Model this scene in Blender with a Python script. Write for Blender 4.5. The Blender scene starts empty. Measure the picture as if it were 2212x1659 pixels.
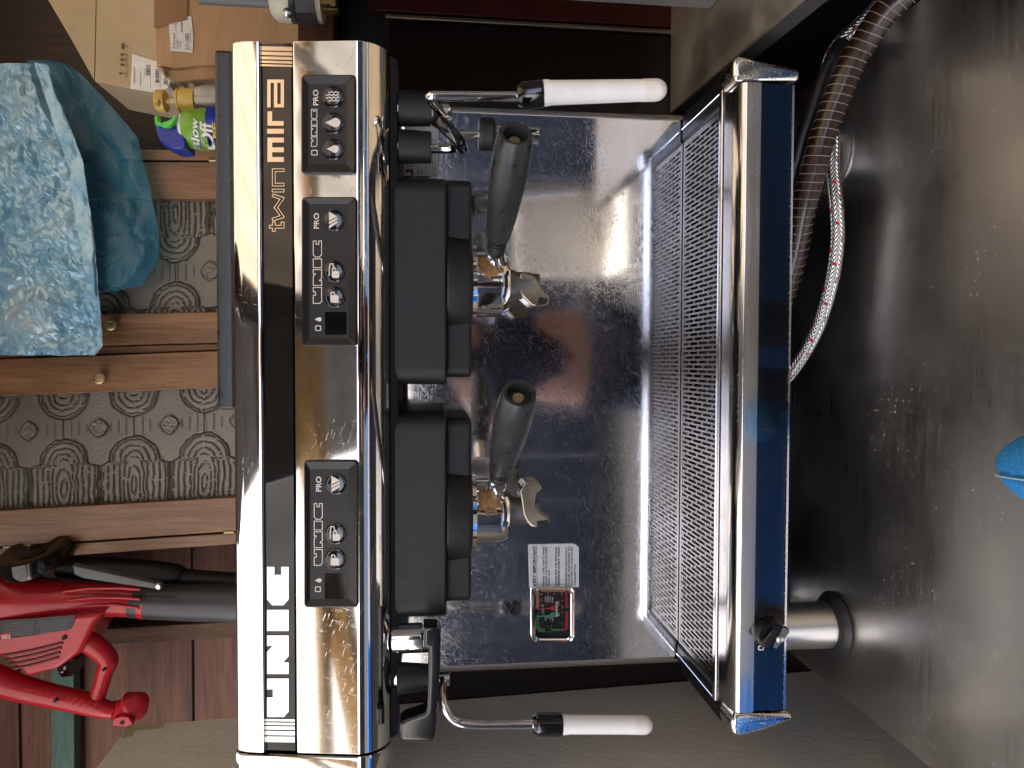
import bpy, bmesh, math, random
import numpy as np
from mathutils import Vector, Matrix, noise
random.seed(7)
S = bpy.context.scene
COL = S.collection
R = math.radians

# ------------------------------------------------------------------ camera
CAMZ = 0.51                       # eye height above the steel counter (counter top is z = 0)
FPX, PIT, YAW = 1534.0, R(6.2), R(1.7)
fwd = Vector((0, math.cos(PIT), -math.sin(PIT)))
upv = Vector((0, math.sin(PIT), math.cos(PIT)))
rgt = Vector((1, 0, 0))
RZ = Matrix.Rotation(YAW, 3, 'Z')
fwd, upv, rgt = RZ @ fwd, RZ @ upv, RZ @ rgt
cam = bpy.data.objects.new('camera', bpy.data.cameras.new('camera'))
COL.objects.link(cam)
cam.data.sensor_fit = 'HORIZONTAL'
cam.data.sensor_width = 36.0
cam.data.lens = 36.0 * FPX / 2212.0
cam.data.clip_start = 0.02
cam.data.clip_end = 400
# the photograph was taken with the phone turned on its side: world up points to the picture's left
cx, cy, cz = -upv, rgt, -fwd
cam.matrix_world = Matrix(((cx.x, cy.x, cz.x, 0), (cx.y, cy.y, cz.y, 0), (cx.z, cy.z, cz.z, CAMZ), (0, 0, 0, 1)))
S.camera = cam

# ------------------------------------------------------------------ sky, sun, exposure
SUN_EL, SUN_AZ = R(52), R(222)     # sun stands behind the camera and to its left, over the yard
w = bpy.data.worlds.new('World'); S.world = w; w.use_nodes = True
nt = w.node_tree
sky = nt.nodes.new('ShaderNodeTexSky'); sky.sky_type = 'NISHITA'; sky.sun_disc = False
sky.sun_elevation = SUN_EL; sky.sun_rotation = SUN_AZ
sky.dust_density = 3.5; sky.air_density = .55; sky.ozone_density = .6
nt.links.new(sky.outputs[0], nt.nodes['Background'].inputs[0])
nt.nodes['Background'].inputs[1].default_value = 0.14
sd = bpy.data.lights.new('sun', 'SUN'); sd.energy = 4.2; sd.angle = R(0.6); sd.color = (1.0, 0.965, 0.92)
so = bpy.data.objects.new('sun', sd); COL.objects.link(so)
sdir = Vector((math.sin(SUN_AZ) * math.cos(SUN_EL), math.cos(SUN_AZ) * math.cos(SUN_EL), math.sin(SUN_EL)))
so.rotation_euler = sdir.to_track_quat('Z', 'Y').to_euler()
so.location = (-2, -6, 6)
S.view_settings.view_transform = 'Standard'
S.view_settings.look = 'None'
S.view_settings.gamma = 1.0
S.view_settings.exposure = 2.65
S.view_settings.use_curve_mapping = False
S.cycles.max_bounces = 7
S.cycles.diffuse_bounces = 3
S.cycles.glossy_bounces = 5
S.cycles.transmission_bounces = 4
S.cycles.transparent_max_bounces = 6
S.cycles.sample_clamp_indirect = 6.0

# ------------------------------------------------------------------ picture -> place
def ray(xi, yi):
    U, V = 1659.0 - yi, xi
    return rgt * ((U - 829.5) / FPX) + fwd - upv * ((V - 1106.0) / FPX)
def A(xi, yi, y=None, z=None, x=None):
    r = ray(xi, yi)
    if y is not None: t = y / r.y
    elif z is not None: t = (z - CAMZ) / r.z
    else: t = x / r.x
    p = r * t
    return Vector((p.x, p.y, p.z + CAMZ))
def zz(xi, y, yi=787): return A(xi, yi, y=y).z
def xx(yi, y, xi=1106): return A(xi, yi, y=y).x
class Pl:
    """a plane in the place; hit() finds the point of it seen at a picture position"""
    def __init__(s, p, n): s.p = Vector(p); s.n = Vector(n).normalized()
    def hit(s, xi, yi, h=0.0):
        r = ray(xi, yi); o = Vector((0, 0, CAMZ))
        t = (s.p - o).dot(s.n) / r.dot(s.n)
        return o + r * t + s.n * h

# ------------------------------------------------------------------ node materials
def nodes_of(name):
    m = bpy.data.materials.new(name); m.use_nodes = True
    t = m.node_tree
    return m, t, t.nodes['Principled BSDF']
def N(t, typ, **kw):
    n = t.nodes.new('ShaderNode' + typ)
    for k, v in kw.items():
        if k.startswith('i_'):
            key = k[2:]
            key = int(key) if key.isdigit() else key
            n.inputs[key].default_value = v
        else: setattr(n, k, v)
    return n
def L(t, a, b): t.links.new(a, b)
def coords(t, scale=(1, 1, 1), rot=(0, 0, 0), loc=(0, 0, 0), kind='POINT'):
    c = N(t, 'TexCoord'); mp = N(t, 'Mapping', vector_type=kind)
    mp.inputs['Scale'].default_value = scale; mp.inputs['Rotation'].default_value = rot
    mp.inputs['Location'].default_value = loc
    L(t, c.outputs['Object'], mp.inputs['Vector'])
    return mp.outputs[0]
def noise_n(t, vec, scale, detail=3, rough=.55):
    n = N(t, 'TexNoise'); n.inputs['Scale'].default_value = scale
    n.inputs['Detail'].default_value = detail; n.inputs['Roughness'].default_value = rough
    L(t, vec, n.inputs['Vector'])
    return n.outputs['Fac']
def ramp(t, fac, stops):
    r = N(t, 'ValToRGB'); e = r.color_ramp.elements
    while len(e) < len(stops): e.new(0.5)
    for k, (p, c) in enumerate(stops):
        e[k].position = p
        e[k].color = (c, c, c, 1) if not hasattr(c, '__len__') else (*c[:3], 1)
    L(t, fac, r.inputs[0])
    return r.outputs[0]
def mixc(t, fac, a, b, mode='MIX'):
    m = N(t, 'Mix', data_type='RGBA', blend_type=mode)
    for s, v in ((0, fac), (6, a), (7, b)):
        if hasattr(v, 'type') and hasattr(v, 'is_linked'): L(t, v, m.inputs[s])
        else: m.inputs[s].default_value = v if s == 0 else (*v[:3], 1)
    return m.outputs[2]
def mth(t, op, a, b=0.0):
    m = N(t, 'Math', operation=op)
    if op == 'MULTIPLY_ADD': m.inputs[2].default_value = .5
    for s, v in ((0, a), (1, b)):
        if hasattr(v, 'is_linked'): L(t, v, m.inputs[s])
        else: m.inputs[s].default_value = v
    return m.outputs[0]
def bump(t, b, h, strength, dist=.001):
    n = N(t, 'Bump'); n.inputs['Strength'].default_value = strength; n.inputs['Distance'].default_value = dist
    L(t, h, n.inputs['Height']); L(t, n.outputs[0], b.inputs['Normal'])
    return n
def pm(name, col, rough=.5, metal=0.0, var=0.0, vs=30, bs=0.0, bsc=300, bd=.001, rv=0.0, stretch=(1, 1, 1), spec=.5, coat=0.0):
    m, t, b = nodes_of(name)
    b.inputs['Base Color'].default_value = (*col, 1); b.inputs['Metallic'].default_value = metal
    b.inputs['Roughness'].default_value = rough; b.inputs['Specular IOR Level'].default_value = spec
    b.inputs['Coat Weight'].default_value = coat; b.inputs['Coat Roughness'].default_value = .1
    if var or rv:
        f = noise_n(t, coords(t, stretch), vs, 5, .6)
        if var:
            d = tuple(c * (1 - var) for c in col); u = tuple(min(1, c * (1 + var)) for c in col)
            L(t, ramp(t, f, [(.3, d), (.7, u)]), b.inputs['Base Color'])
        if rv: L(t, ramp(t, f, [(.3, max(.02, rough - rv)), (.7, min(1, rough + rv))]), b.inputs['Roughness'])
    if bs: bump(t, b, noise_n(t, coords(t, stretch), bsc, 3), bs, bd)
    return m
def scratches(t, n=4, across=900, along=60, lo=.70, hi=.74, seed=0, flat=False):
    """fine straight nicks in several directions"""
    out = None
    for k in range(n):
        a = R(17 + 180 / n * k + seed * 11)
        v = coords(t, (1 / across, 1 / along, 1 / along), (0, 0, a) if flat else (0, a, 0), (k * .37 + seed, k * .13, k * .21), 'TEXTURE')
        wn = N(t, 'TexNoise'); wn.inputs['Scale'].default_value = .35; L(t, v, wn.inputs['Vector'])
        va = N(t, 'VectorMath', operation='MULTIPLY_ADD'); va.inputs[1].default_value = (1.1, 1.1, 1.1)
        L(t, wn.outputs['Color'], va.inputs[0]); L(t, v, va.inputs[2])
        s = ramp(t, noise_n(t, va.outputs[0], 1.0, 1), [(lo, 0.0), (hi, 1.0)])
        out = s if out is None else mth(t, 'MAXIMUM', out, s)
    return out
def metal(name, col, rough, scr=0.0, n=4, across=900, along=60, wav=0.0, wsc=6, cloud=0.0, dust=0.0, lo=.70, hi=.74, brushed=None, bst=.12, flat=False):
    """polished or brushed steel: nicks, cloudy wear, gentle dents"""
    m, t, b = nodes_of(name)
    b.inputs['Metallic'].default_value = 1.0
    b.inputs['Base Color'].default_value = (*col, 1)
    ro = None
    cl = noise_n(t, coords(t), 9, 3, .65)
    ro = ramp(t, cl, [(.35, rough), (.72, rough + cloud)])
    h = None
    if brushed:
        st = noise_n(t, coords(t, brushed), 1.0, 2, .6)
        ro = mth(t, 'ADD', ro, ramp(t, st, [(.3, 0.0), (.7, .09)]))
        h = mth(t, 'MULTIPLY', st, .25)
    if scr:
        s = scratches(t, n, across, along, lo, hi, flat=flat)
        ro = mth(t, 'ADD', ro, mth(t, 'MULTIPLY', s, scr))
        h = mth(t, 'MULTIPLY', s, -.6) if h is None else mth(t, 'SUBTRACT', h, mth(t, 'MULTIPLY', s, .6))
    L(t, ro, b.inputs['Roughness'])
    if wav:
        wv = mth(t, 'MULTIPLY', noise_n(t, coords(t), wsc, 1), wav)
        h = wv if h is None else mth(t, 'ADD', h, wv)
    if h is not None: bump(t, b, h, bst, .0006)
    if dust:
        v = coords(t)
        vo = N(t, 'TexVoronoi', voronoi_dimensions='2D'); vo.inputs['Scale'].default_value = 150; L(t, coords(t, (1, 1, 1), (0, 0, 0) if flat else (R(90), 0, 0)), vo.inputs['Vector'])
        sp_ = N(t, 'SeparateColor'); L(t, vo.outputs['Color'], sp_.inputs[0])
        rad = ramp(t, sp_.outputs[0], [(.80, 0.0), (1.0, .16)])
        d = mth(t, 'LESS_THAN', vo.outputs['Distance'], rad)
        d = mth(t, 'MULTIPLY', d, ramp(t, noise_n(t, v, 9, 4), [(.40, .15), (.66, 1.0)]))
        film_ = ramp(t, noise_n(t, v, 260, 3, .8), [(.56, 0.0), (.75, .5)])
        d = mth(t, 'MAXIMUM', d, mth(t, 'MULTIPLY', film_, ramp(t, noise_n(t, v, 7, 4), [(.45, 0.0), (.7, 1.0)])))
        d = mth(t, 'MULTIPLY', d, dust)
        L(t, mth(t, 'SUBTRACT', 1.0, d), b.inputs['Metallic'])
        L(t, mixc(t, d, col, (.80, .76, .68)), b.inputs['Base Color'])
    return m
def wood(name, c1, c2, c3, stretch, fine=1.0, rough=.45, bs=.25):
    """grain runs along the axis whose stretch is smallest"""
    m, t, b = nodes_of(name)
    v = coords(t, stretch)
    f1 = noise_n(t, v, 1.0, 6, .62)
    f2 = noise_n(t, coords(t, tuple(s * 5 * fine for s in stretch)), 1.0, 3, .7)
    c = ramp(t, f1, [(.28, c1), (.52, c2), (.75, c3)])
    g = ramp(t, f2, [(.35, .62), (.6, 1.0)])
    L(t, mixc(t, 1.0, c, g, 'MULTIPLY'), b.inputs['Base Color'])
    b.inputs['Roughness'].default_value = rough
    bump(t, b, f2, bs, .0006)
    return m

CH = metal('chrome_polished', (.80, .79, .77), .04, scr=.018, n=2, across=1300, along=60, lo=.70, hi=.80, wav=5.0, wsc=5, cloud=.035, bst=.05)
CHP = metal('chrome_pipe', (.83, .82, .80), .05, cloud=.05)
CHW = metal('chrome_pitted', (.80, .78, .74), .08, scr=.22, n=3, across=420, along=260, lo=.66, hi=.70, cloud=.12, dust=.15, bst=.18)
SPL = metal('scratched_stainless', (.66, .66, .685), .045, scr=.14, n=5, across=1500, along=75, lo=.655, hi=.76, wav=2.0, wsc=8, cloud=.06, dust=.05, bst=.028)
LIP = metal('drip_tray_stainless', (.74, .72, .69), .08, scr=.1, n=2, across=900, along=60, lo=.70, hi=.76, cloud=.08, brushed=(6, 300, 300), bst=.03)
GRT = metal('grate_stainless', (.235, .205, .17), .28, cloud=.16, dust=.25)
CTR = metal('counter_brushed_steel', (.58, .57, .555), .25, scr=.14, n=2, across=900, along=40, lo=.70, hi=.77, cloud=.11, dust=.8, brushed=(5, 420, 420), bst=.06, flat=True)
SPT = metal('spotted_steel_top', (.62, .56, .45), .38, cloud=.2, dust=.9, brushed=(60, 14, 60), bst=.1, flat=True)
LEG = metal('leg_aluminium', (.72, .70, .66), .27, cloud=.06, brushed=(260, 260, 8))
BRS = metal('tarnished_brass', (.46, .36, .20), .35, cloud=.2)
GLD = metal('brass_prong', (.80, .62, .25), .3, cloud=.2)
PLUG_STEEL = metal('screw_steel', (.7, .7, .68), .25, cloud=.1)
BLK = pm('black_textured_plastic', (.0125, .0125, .0122), .46, var=.15, vs=60, bs=.16, bsc=900, bd=.0004, rv=.06, spec=.32)
BLG = pm('black_gloss_plastic', (.006, .006, .007), .10, rv=.04, vs=40, coat=.3)
BLF = pm('black_gloss_enamel', (.004, .0045, .006), .03, rv=.02, vs=80, spec=1.0, coat=1.0)
SGN = pm('black_glass_sign', (.010, .009, .008), .03, rv=.02, vs=30)
BZL = pm('black_bezel', (.012, .0118, .0115), .36, bs=.1, bsc=900, bd=.0003, spec=.4)
PNL = pm('charcoal_keypad_film', (.011, .010, .009), .40, rv=.06, vs=50, spec=.35)
DSP = pm('smoked_display_window', (.004, .004, .004), .06)
RUB = pm('worn_black_rubber', (.024, .0245, .025), .34, var=.25, vs=70, rv=.12, bs=.15, bsc=220, bd=.0006)
GRY = pm('grey_plastic', (.085, .09, .095), .38, var=.2, vs=40)
PRN = pm('pale_print', (.66, .60, .52), .5)
PRW = pm('white_print', (.78, .76, .72), .5)
INK = pm('black_ink', (.03, .03, .032), .55)
INKB = pm('brown_ink', (.10, .065, .035), .7)
WHT = pm('white_tube_plastic', (.88, .86, .82), .30, var=.04, vs=25)
WHC = pm('white_end_cap_plastic', (.84, .78, .70), .34, var=.06, vs=60)
STK = pm('white_sticker_paper', (.66, .66, .65), .36, var=.08, vs=90, bs=.5, bsc=260, bd=.0015)
BEI = pm('beige_grained_vinyl', (.68, .645, .565), .62, var=.08, vs=7, bs=.5, bsc=140, bd=.0015, stretch=(1, 1, .5))
TAP = pm('yellowed_tape', (.42, .36, .20), .4, var=.15, vs=30)
CRD = pm('brown_cardboard', (.42, .26, .14), .75, var=.14, vs=12, stretch=(1, 1, 4))
CRT = pm('tan_cardboard', (.42, .33, .205), .78, var=.10, vs=9)
CRE = pm('cardboard_torn_edge', (.40, .28, .16), .9, var=.3, vs=160, bs=.5, bsc=300)
DRK = pm('dark_glass_door', (.012, .008, .006), .07, rv=.03, vs=12)
MAR = pm('maroon_lacquer', (.045, .010, .008), .3, var=.2, vs=20)
TRM = metal('dull_bronze_trim', (.33, .28, .21), .35, cloud=.1)
BLKV = pm('matte_black', (.008, .008, .008), .8)  # flat black; also stands in for the dark void under the side worktop
YEL = pm('yellow_pump_plastic', (.62, .43, .10), .32, var=.08, vs=40)
CLR = pm('milky_bottle_plastic', (.42, .37, .31), .22, var=.1, vs=40)
GRN = pm('lime_label', (.17, .36, .03), .3, var=.05, vs=30)
GRB = pm('bright_green_plastic', (.12, .62, .08), .32)
BLU = pm('cobalt_plastic', (.012, .03, .30), .3, var=.08, vs=40)
RED = pm('red_blower_plastic', (.46, .016, .026), .22, var=.10, vs=14, bs=.08, bsc=500, bd=.0004)
REDD = pm('dark_red_recess', (.14, .004, .008), .5)
GPT = pm('chipped_green_paint', (.065, .145, .115), .6, var=.25, vs=26, bs=.6, bsc=60, bd=.002, stretch=(1, 1, 6))
HOSE = pm('brown_spiral_hose', (.022, .010, .0055), .27, var=.35, vs=18, coat=.08)
HRIB = pm('hose_wire', (.30, .26, .21), .35)
CBL = pm('black_cable', (.012, .012, .013), .4)
BRD = metal('braid_wire', (.78, .77, .74), .22, cloud=.12)
BRR = pm('braid_red_thread', (.50, .03, .04), .5)
BRT = pm('braid_teal_thread', (.02, .20, .26), .5)
FELT = pm('blue_felt', (.012, .19, .46), .9, var=.22, vs=220, bs=.8, bsc=420, bd=.002)
NDR = pm('gauge_needle_red', (.62, .025, .03), .4)
NDG = pm('gauge_needle_green', (.03, .42, .22), .4)
GRD = pm('gauge_red', (.55, .03, .035), .5)
GSL = pm('gauge_salmon', (.66, .25, .16), .5)
GGR = pm('gauge_green', (.04, .26, .05), .5)
COF = pm('coffee_residue', (.21, .105, .028), .5, var=.6, vs=180, bs=.6, bsc=300, bd=.001)
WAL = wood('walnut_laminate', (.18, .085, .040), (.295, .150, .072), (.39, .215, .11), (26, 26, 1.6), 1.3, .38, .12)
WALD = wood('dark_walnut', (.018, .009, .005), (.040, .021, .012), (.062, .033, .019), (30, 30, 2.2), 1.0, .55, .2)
PLK = wood('redwood_plank', (.085, .030, .016), (.165, .062, .034), (.23, .096, .055), (2.2, 22, 30), .9, .6, .4)
ROU = wood('rough_sawn_post', (.05, .026, .014), (.14, .075, .042), (.24, .14, .085), (34, 34, 3), 1.5, .75, .8)
PIN = wood('pine_rafter', (.42, .22, .06), (.58, .33, .10), (.68, .42, .16), (1.5, 26, 26), 1.0, .5, .2)
RWD = wood('redwood_beam', (.05, .017, .008), (.095, .035, .016), (.13, .05, .024), (3, 24, 24), 1.0, .5, .2)
CEI = pm('cream_roof_boards', (.60, .57, .50), .7, var=.06, vs=6)
CON = pm('yard_asphalt', (.034, .033, .032), .95, var=.2, vs=5, spec=0.0)
EMB, _t, _b = nodes_of('embossed_pewter_panel')
_v = coords(_t)
_f = noise_n(_t, _v, 4, 4)
L(_t, ramp(_t, _f, [(.3, (.145, .132, .112)), (.7, (.225, .208, .182))]), _b.inputs['Base Color'])
_b.inputs['Metallic'].default_value = .35; _b.inputs['Roughness'].default_value = .46
bump(_t, _b, noise_n(_t, coords(_t, (1, 1, 1)), 700, 2), .15, .0004)
GUN = pm('panel_groove_dark', (.02, .017, .013), .8)

# ------------------------------------------------------------------ object helpers
def link(o, parent=None):
    COL.objects.link(o)
    if parent is not None:
        o.parent = parent
        if parent.type == 'EMPTY': o.matrix_parent_inverse = Matrix.Translation(-parent.location)
    return o
def tag(o, label, cat, group=None, kind=None):
    o['label'] = label
    if cat: o['category'] = cat
    if group: o['group'] = group
    if kind: o['kind'] = kind
    return o
def thing(name, label, cat, loc, group=None):
    o = bpy.data.objects.new(name, None); o.empty_display_size = .02
    o.location = loc; COL.objects.link(o)
    return tag(o, label, cat, group)
def struct(o): o['kind'] = 'structure'; return o
def obj(name, bm, mat, parent=None, smooth=40):
    bmesh.ops.recalc_face_normals(bm, faces=bm.faces[:])
    me = bpy.data.meshes.new(name); bm.to_mesh(me); bm.free()
    if smooth:
        me.polygons.foreach_set('use_smooth', [True] * len(me.polygons))
        me.set_sharp_from_angle(angle=R(smooth))
    for m in (mat if isinstance(mat, (list, tuple)) else [mat]): me.materials.append(m)
    o = link(bpy.data.objects.new(name, me), parent)
    if smooth:
        wn = o.modifiers.new('weighted', 'WEIGHTED_NORMAL'); wn.keep_sharp = True; wn.mode = 'FACE_AREA'; wn.weight = 100
    return o
def meshobj(name, vs, fs, mat, parent=None, smooth=0):
    me = bpy.data.meshes.new(name); me.from_pydata([tuple(v) for v in vs], [], fs)
    if smooth:
        me.polygons.foreach_set('use_smooth', [True] * len(me.polygons))
        me.set_sharp_from_angle(angle=R(smooth))
    me.materials.append(mat)
    return link(bpy.data.objects.new(name, me), parent)
def bx(bm, x0, x1, y0, y1, z0, z1, bev=0.0, seg=2):
    b2 = bmesh.new()
    r = bmesh.ops.create_cube(b2, size=1.0)
    for v in b2.verts:
        v.co = Vector(((x0 + x1) / 2 + v.co.x * (x1 - x0), (y0 + y1) / 2 + v.co.y * (y1 - y0), (z0 + z1) / 2 + v.co.z * (z1 - z0)))
    if bev: bmesh.ops.bevel(b2, geom=b2.edges[:], offset=bev, segments=seg, profile=.5, affect='EDGES')
    join(bm, b2)
def join(bm, b2):
    mp = {v: bm.verts.new(v.co) for v in b2.verts}
    for f in b2.faces:
        try:
            nf = bm.faces.new([mp[v] for v in f.verts]); nf.material_index = f.material_index
        except ValueError: pass
    b2.free()
def box(name, x0, x1, y0, y1, z0, z1, mat, parent=None, bev=.002, seg=2):
    bm = bmesh.new(); bx(bm, x0, x1, y0, y1, z0, z1, bev, seg); return obj(name, bm, mat, parent)
def extr(bm, loop_a, loop_b):
    """solid between two loops of the same count"""
    n = len(loop_a)
    va = [bm.verts.new(p) for p in loop_a]; vb = [bm.verts.new(p) for p in loop_b]
    bm.faces.new(va); bm.faces.new(vb[::-1])
    for k in range(n): bm.faces.new((va[k], va[(k + 1) % n], vb[(k + 1) % n], vb[k]))
def prof_x(name, prof, x0, x1, mat, parent=None, smooth=40, bev=0):
    """profile of (y, z) points drawn out along x"""
    bm = bmesh.new(); extr(bm, [(x0, y, z) for y, z in prof], [(x1, y, z) for y, z in prof])
    if bev:
        bmesh.ops.recalc_face_normals(bm, faces=bm.faces[:])
        es = [e for e in bm.edges if abs(e.verts[0].co.x - e.verts[1].co.x) < 1e-7]
        bmesh.ops.bevel(bm, geom=es, offset=bev, segments=2, profile=.5, affect='EDGES')
    return obj(name, bm, mat, parent, smooth)
def rrect(x0, x1, y0, y1, r, n=5):
    pts = []
    for (cxx, cyy, a0) in ((x1 - r, y1 - r, 0), (x0 + r, y1 - r, 90), (x0 + r, y0 + r, 180), (x1 - r, y0 + r, 270)):
        for k in range(n + 1):
            a = R(a0 + 90 * k / n); pts.append((cxx + r * math.cos(a), cyy + r * math.sin(a)))
    return pts
def circ(cx_, cy_, r, n=28): return [(cx_ + r * math.cos(2 * math.pi * k / n), cy_ + r * math.sin(2 * math.pi * k / n)) for k in range(n)]
def basis(d):
    d = Vector(d).normalized()
    a = d.cross(Vector((0, 0, 1)))
    if a.length < 1e-3: a = d.cross(Vector((0, 1, 0)))
    a.normalize(); return a, d.cross(a).normalized(), d
def lathe(bm, prof, org, axis=(0, 0, 1), n=32, sx=1.0):
    """prof = (radius, distance along the axis)"""
    a, b, d = basis(axis); org = Vector(org); rings = []
    for r, h in prof:
        if r < 1e-6: rings.append([bm.verts.new(org + d * h)])
        else: rings.append([bm.verts.new(org + d * h + (a * math.cos(2 * math.pi * k / n) * sx + b * math.sin(2 * math.pi * k / n)) * r) for k in range(n)])
    for p, q in zip(rings, rings[1:]):
        if len(p) == 1 and len(q) == 1: continue
        for k in range(n):
            k2 = (k + 1) % n
            if len(p) == 1: bm.faces.new((p[0], q[k], q[k2]))
            elif len(q) == 1: bm.faces.new((p[k], p[k2], q[0]))
            else: bm.faces.new((p[k], p[k2], q[k2], q[k]))
    if len(rings[0]) > 1: bm.faces.new(rings[0])
    if len(rings[-1]) > 1: bm.faces.new(rings[-1][::-1])
def lathe_o(name, prof, org, axis, mat, parent=None, n=32, smooth=40):
    bm = bmesh.new(); lathe(bm, prof, org, axis, n); return obj(name, bm, mat, parent, smooth)
def spline(pts, n=12):
    pts = [Vector(p) for p in pts]; out = []
    P = [pts[0] * 2 - pts[1]] + pts + [pts[-1] * 2 - pts[-2]]
    for i in range(1, len(P) - 2):
        p0, p1, p2, p3 = P[i - 1], P[i], P[i + 1], P[i + 2]
        for k in range(n):
            t = k / n
            out.append(.5 * ((2 * p1) + (p2 - p0) * t + (2 * p0 - 5 * p1 + 4 * p2 - p3) * t * t + (3 * p1 - p0 - 3 * p2 + p3) * t ** 3))
    out.append(pts[-1]); return out
def frames(pts):
    T = []
    for i in range(len(pts)):
        T.append((pts[min(i + 1, len(pts) - 1)] - pts[max(i - 1, 0)]).normalized())
    a, b, _ = basis(T[0]); out = [(a, b)]
    for i in range(1, len(pts)):
        q = T[i - 1].rotation_difference(T[i]); a = q @ a; b = q @ b; out.append((a.copy(), b.copy()))
    return T, out
def tube(bm, pts, rad, n=14, sq=1.0):
    pts = [Vector(p) for p in pts]; T, fr = frames(pts); rings = []
    for i, p in enumerate(pts):
        r = rad[i] if hasattr(rad, '__len__') else rad
        a, b = fr[i]
        rings.append([bm.verts.new(p + (a * math.cos(2 * math.pi * k / n) + b * math.sin(2 * math.pi * k / n) * sq) * r) for k in range(n)])
    for p, q in zip(rings, rings[1:]):
        for k in range(n): bm.faces.new((p[k], p[(k + 1) % n], q[(k + 1) % n], q[k]))
    bm.faces.new(rings[0]); bm.faces.new(rings[-1][::-1])
def tube_o(name, pts, rad, mat, parent=None, n=14, smooth=50):
    bm = bmesh.new(); tube(bm, pts, rad, n); return obj(name, bm, mat, parent, smooth)
def decal(name, pl, polys, h0, h1, mat, parent=None, bev=0.0, smooth=0):
    """flat or raised shapes lying on a plane of the place; outlines given as picture positions"""
    bm = bmesh.new()
    for k, p in enumerate(polys):
        e = (k % 40) * 6e-6        # crossing strokes never share a plane
        if h1 - h0 < 1e-6:
            bm.faces.new([bm.verts.new(pl.hit(a, b, h0 + e)) for a, b in p])
        else: extr(bm, [pl.hit(a, b, h1 + e) for a, b in p], [pl.hit(a, b, h0 - e) for a, b in p])
    if bev:
        bmesh.ops.recalc_face_normals(bm, faces=bm.faces[:])
        bmesh.ops.bevel(bm, geom=bm.edges[:], offset=bev, segments=2, profile=.5, affect='EDGES')
    return obj(name, bm, mat, parent, smooth)
def strokes(pts, wd, closed=False):
    out = []; n = len(pts)
    for k in range(n if closed else n - 1):
        (x0, y0), (x1, y1) = pts[k], pts[(k + 1) % n]
        l = math.hypot(x1 - x0, y1 - y0) or 1e-6
        ux, uy = (x1 - x0) / l * wd / 2, (y1 - y0) / l * wd / 2
        out.append([(x0 - ux - uy, y0 - uy + ux), (x1 + ux - uy, y1 + uy + ux), (x1 + ux + uy, y1 + uy - ux), (x0 - ux + uy, y0 - uy - ux)])
    return out
def fit(poly, xt, xb, yl, yr):
    """unit letter shape (0..1 right, 0..1 up) -> picture rectangle; the picture lies on its side"""
    return [(xb + (xt - xb) * v, yl + (yr - yl) * u) for u, v in poly]
def ink(name, pl, text, xt, xb, yl, yr, h, mat, parent, bold=0.0, spacing=1.0, align='LEFT'):
    """printed words, cut from the font as thin flat shapes"""
    cu = bpy.data.curves.new('words', 'FONT'); cu.body = text; cu.size = 1.0; cu.offset = bold; cu.space_character = spacing
    cu.align_x = align; cu.resolution_u = 3
    to = bpy.data.objects.new('words', cu); COL.objects.link(to)
    bpy.context.view_layer.update()
    me = bpy.data.meshes.new_from_object(to.evaluated_get(bpy.context.evaluated_depsgraph_get()))
    bpy.data.objects.remove(to)
    vs = [v.co.copy() for v in me.vertices]; fs = [tuple(p.vertices) for p in me.polygons]
    bpy.data.meshes.remove(me)
    if not vs: return None
    x0, x1 = min(v.x for v in vs), max(v.x for v in vs); y0, y1 = min(v.y for v in vs), max(v.y for v in vs)
    out = []
    for v in vs:
        u = (v.x - x0) / (x1 - x0); q = (v.y - y0) / (y1 - y0)
        out.append(pl.hit(xb + (xt - xb) * q, yl + (yr - yl) * u, h))
    return meshobj(name, out, fs, mat, parent)
U_ = [(0, 1), (.51, 1), (.51, .73), (.72, .73), (.72, 1), (1, 1), (1, 0), (.14, 0), (0, .22)]
N_ = [(0, 1), (.567, 1), (.73, .74), (.73, 1), (1, 1), (1, 0), (.46, 0), (.30, .26), (.30, 0), (0, 0)]
I_ = [(0, 1), (1, 1), (1, 0), (0, 0)]
C_ = [(.15, 1), (1, 1), (1, .66), (.79, .66), (.79, .34), (1, .34), (1, 0), (.15, 0), (0, .24), (0, .76)]
def logo(xt, xb, yl, yr, gap=.035):
    """the four block letters of the maker's name as outlines inside a picture rectangle"""
    ws = (.292, .292, .16, .292); tot = sum(ws) + 3 * gap; u = 0; out = []
    for wd, let in zip(ws, (U_, N_, I_, C_)):
        a = yl + (yr - yl) * u / tot; b = yl + (yr - yl) * (u + wd) / tot
        out.append(fit(let, xt, xb, a, b)); u += wd + gap
    return out
def ink3(name, pl, text, o, u, v, h, mat, parent=None, bold=0.0, spacing=1.0, align='LEFT', place=None):
    """printed words in a picture frame: corner o, reading vector u, upward vector v"""
    cu = bpy.data.curves.new('words', 'FONT'); cu.body = text; cu.size = 1.0; cu.offset = bold; cu.space_character = spacing
    cu.align_x = align; cu.resolution_u = 3
    to = bpy.data.objects.new('words', cu); COL.objects.link(to)
    bpy.context.view_layer.update()
    me = bpy.data.meshes.new_from_object(to.evaluated_get(bpy.context.evaluated_depsgraph_get()))
    bpy.data.objects.remove(to)
    vs = [q.co.copy() for q in me.vertices]; fs = [tuple(p.vertices) for p in me.polygons]
    bpy.data.meshes.remove(me)
    x0, x1 = min(q.x for q in vs), max(q.x for q in vs); y0, y1 = min(q.y for q in vs), max(q.y for q in vs)
    out = []
    for q in vs:
        a = (q.x - x0) / (x1 - x0); b = (q.y - y0) / (y1 - y0)
        px = (o[0] + u[0] * a + v[0] * b, o[1] + u[1] * a + v[1] * b)
        out.append(place(px) if place else pl.hit(px[0], px[1], h))
    return meshobj(name, out, fs, mat, parent)
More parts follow.
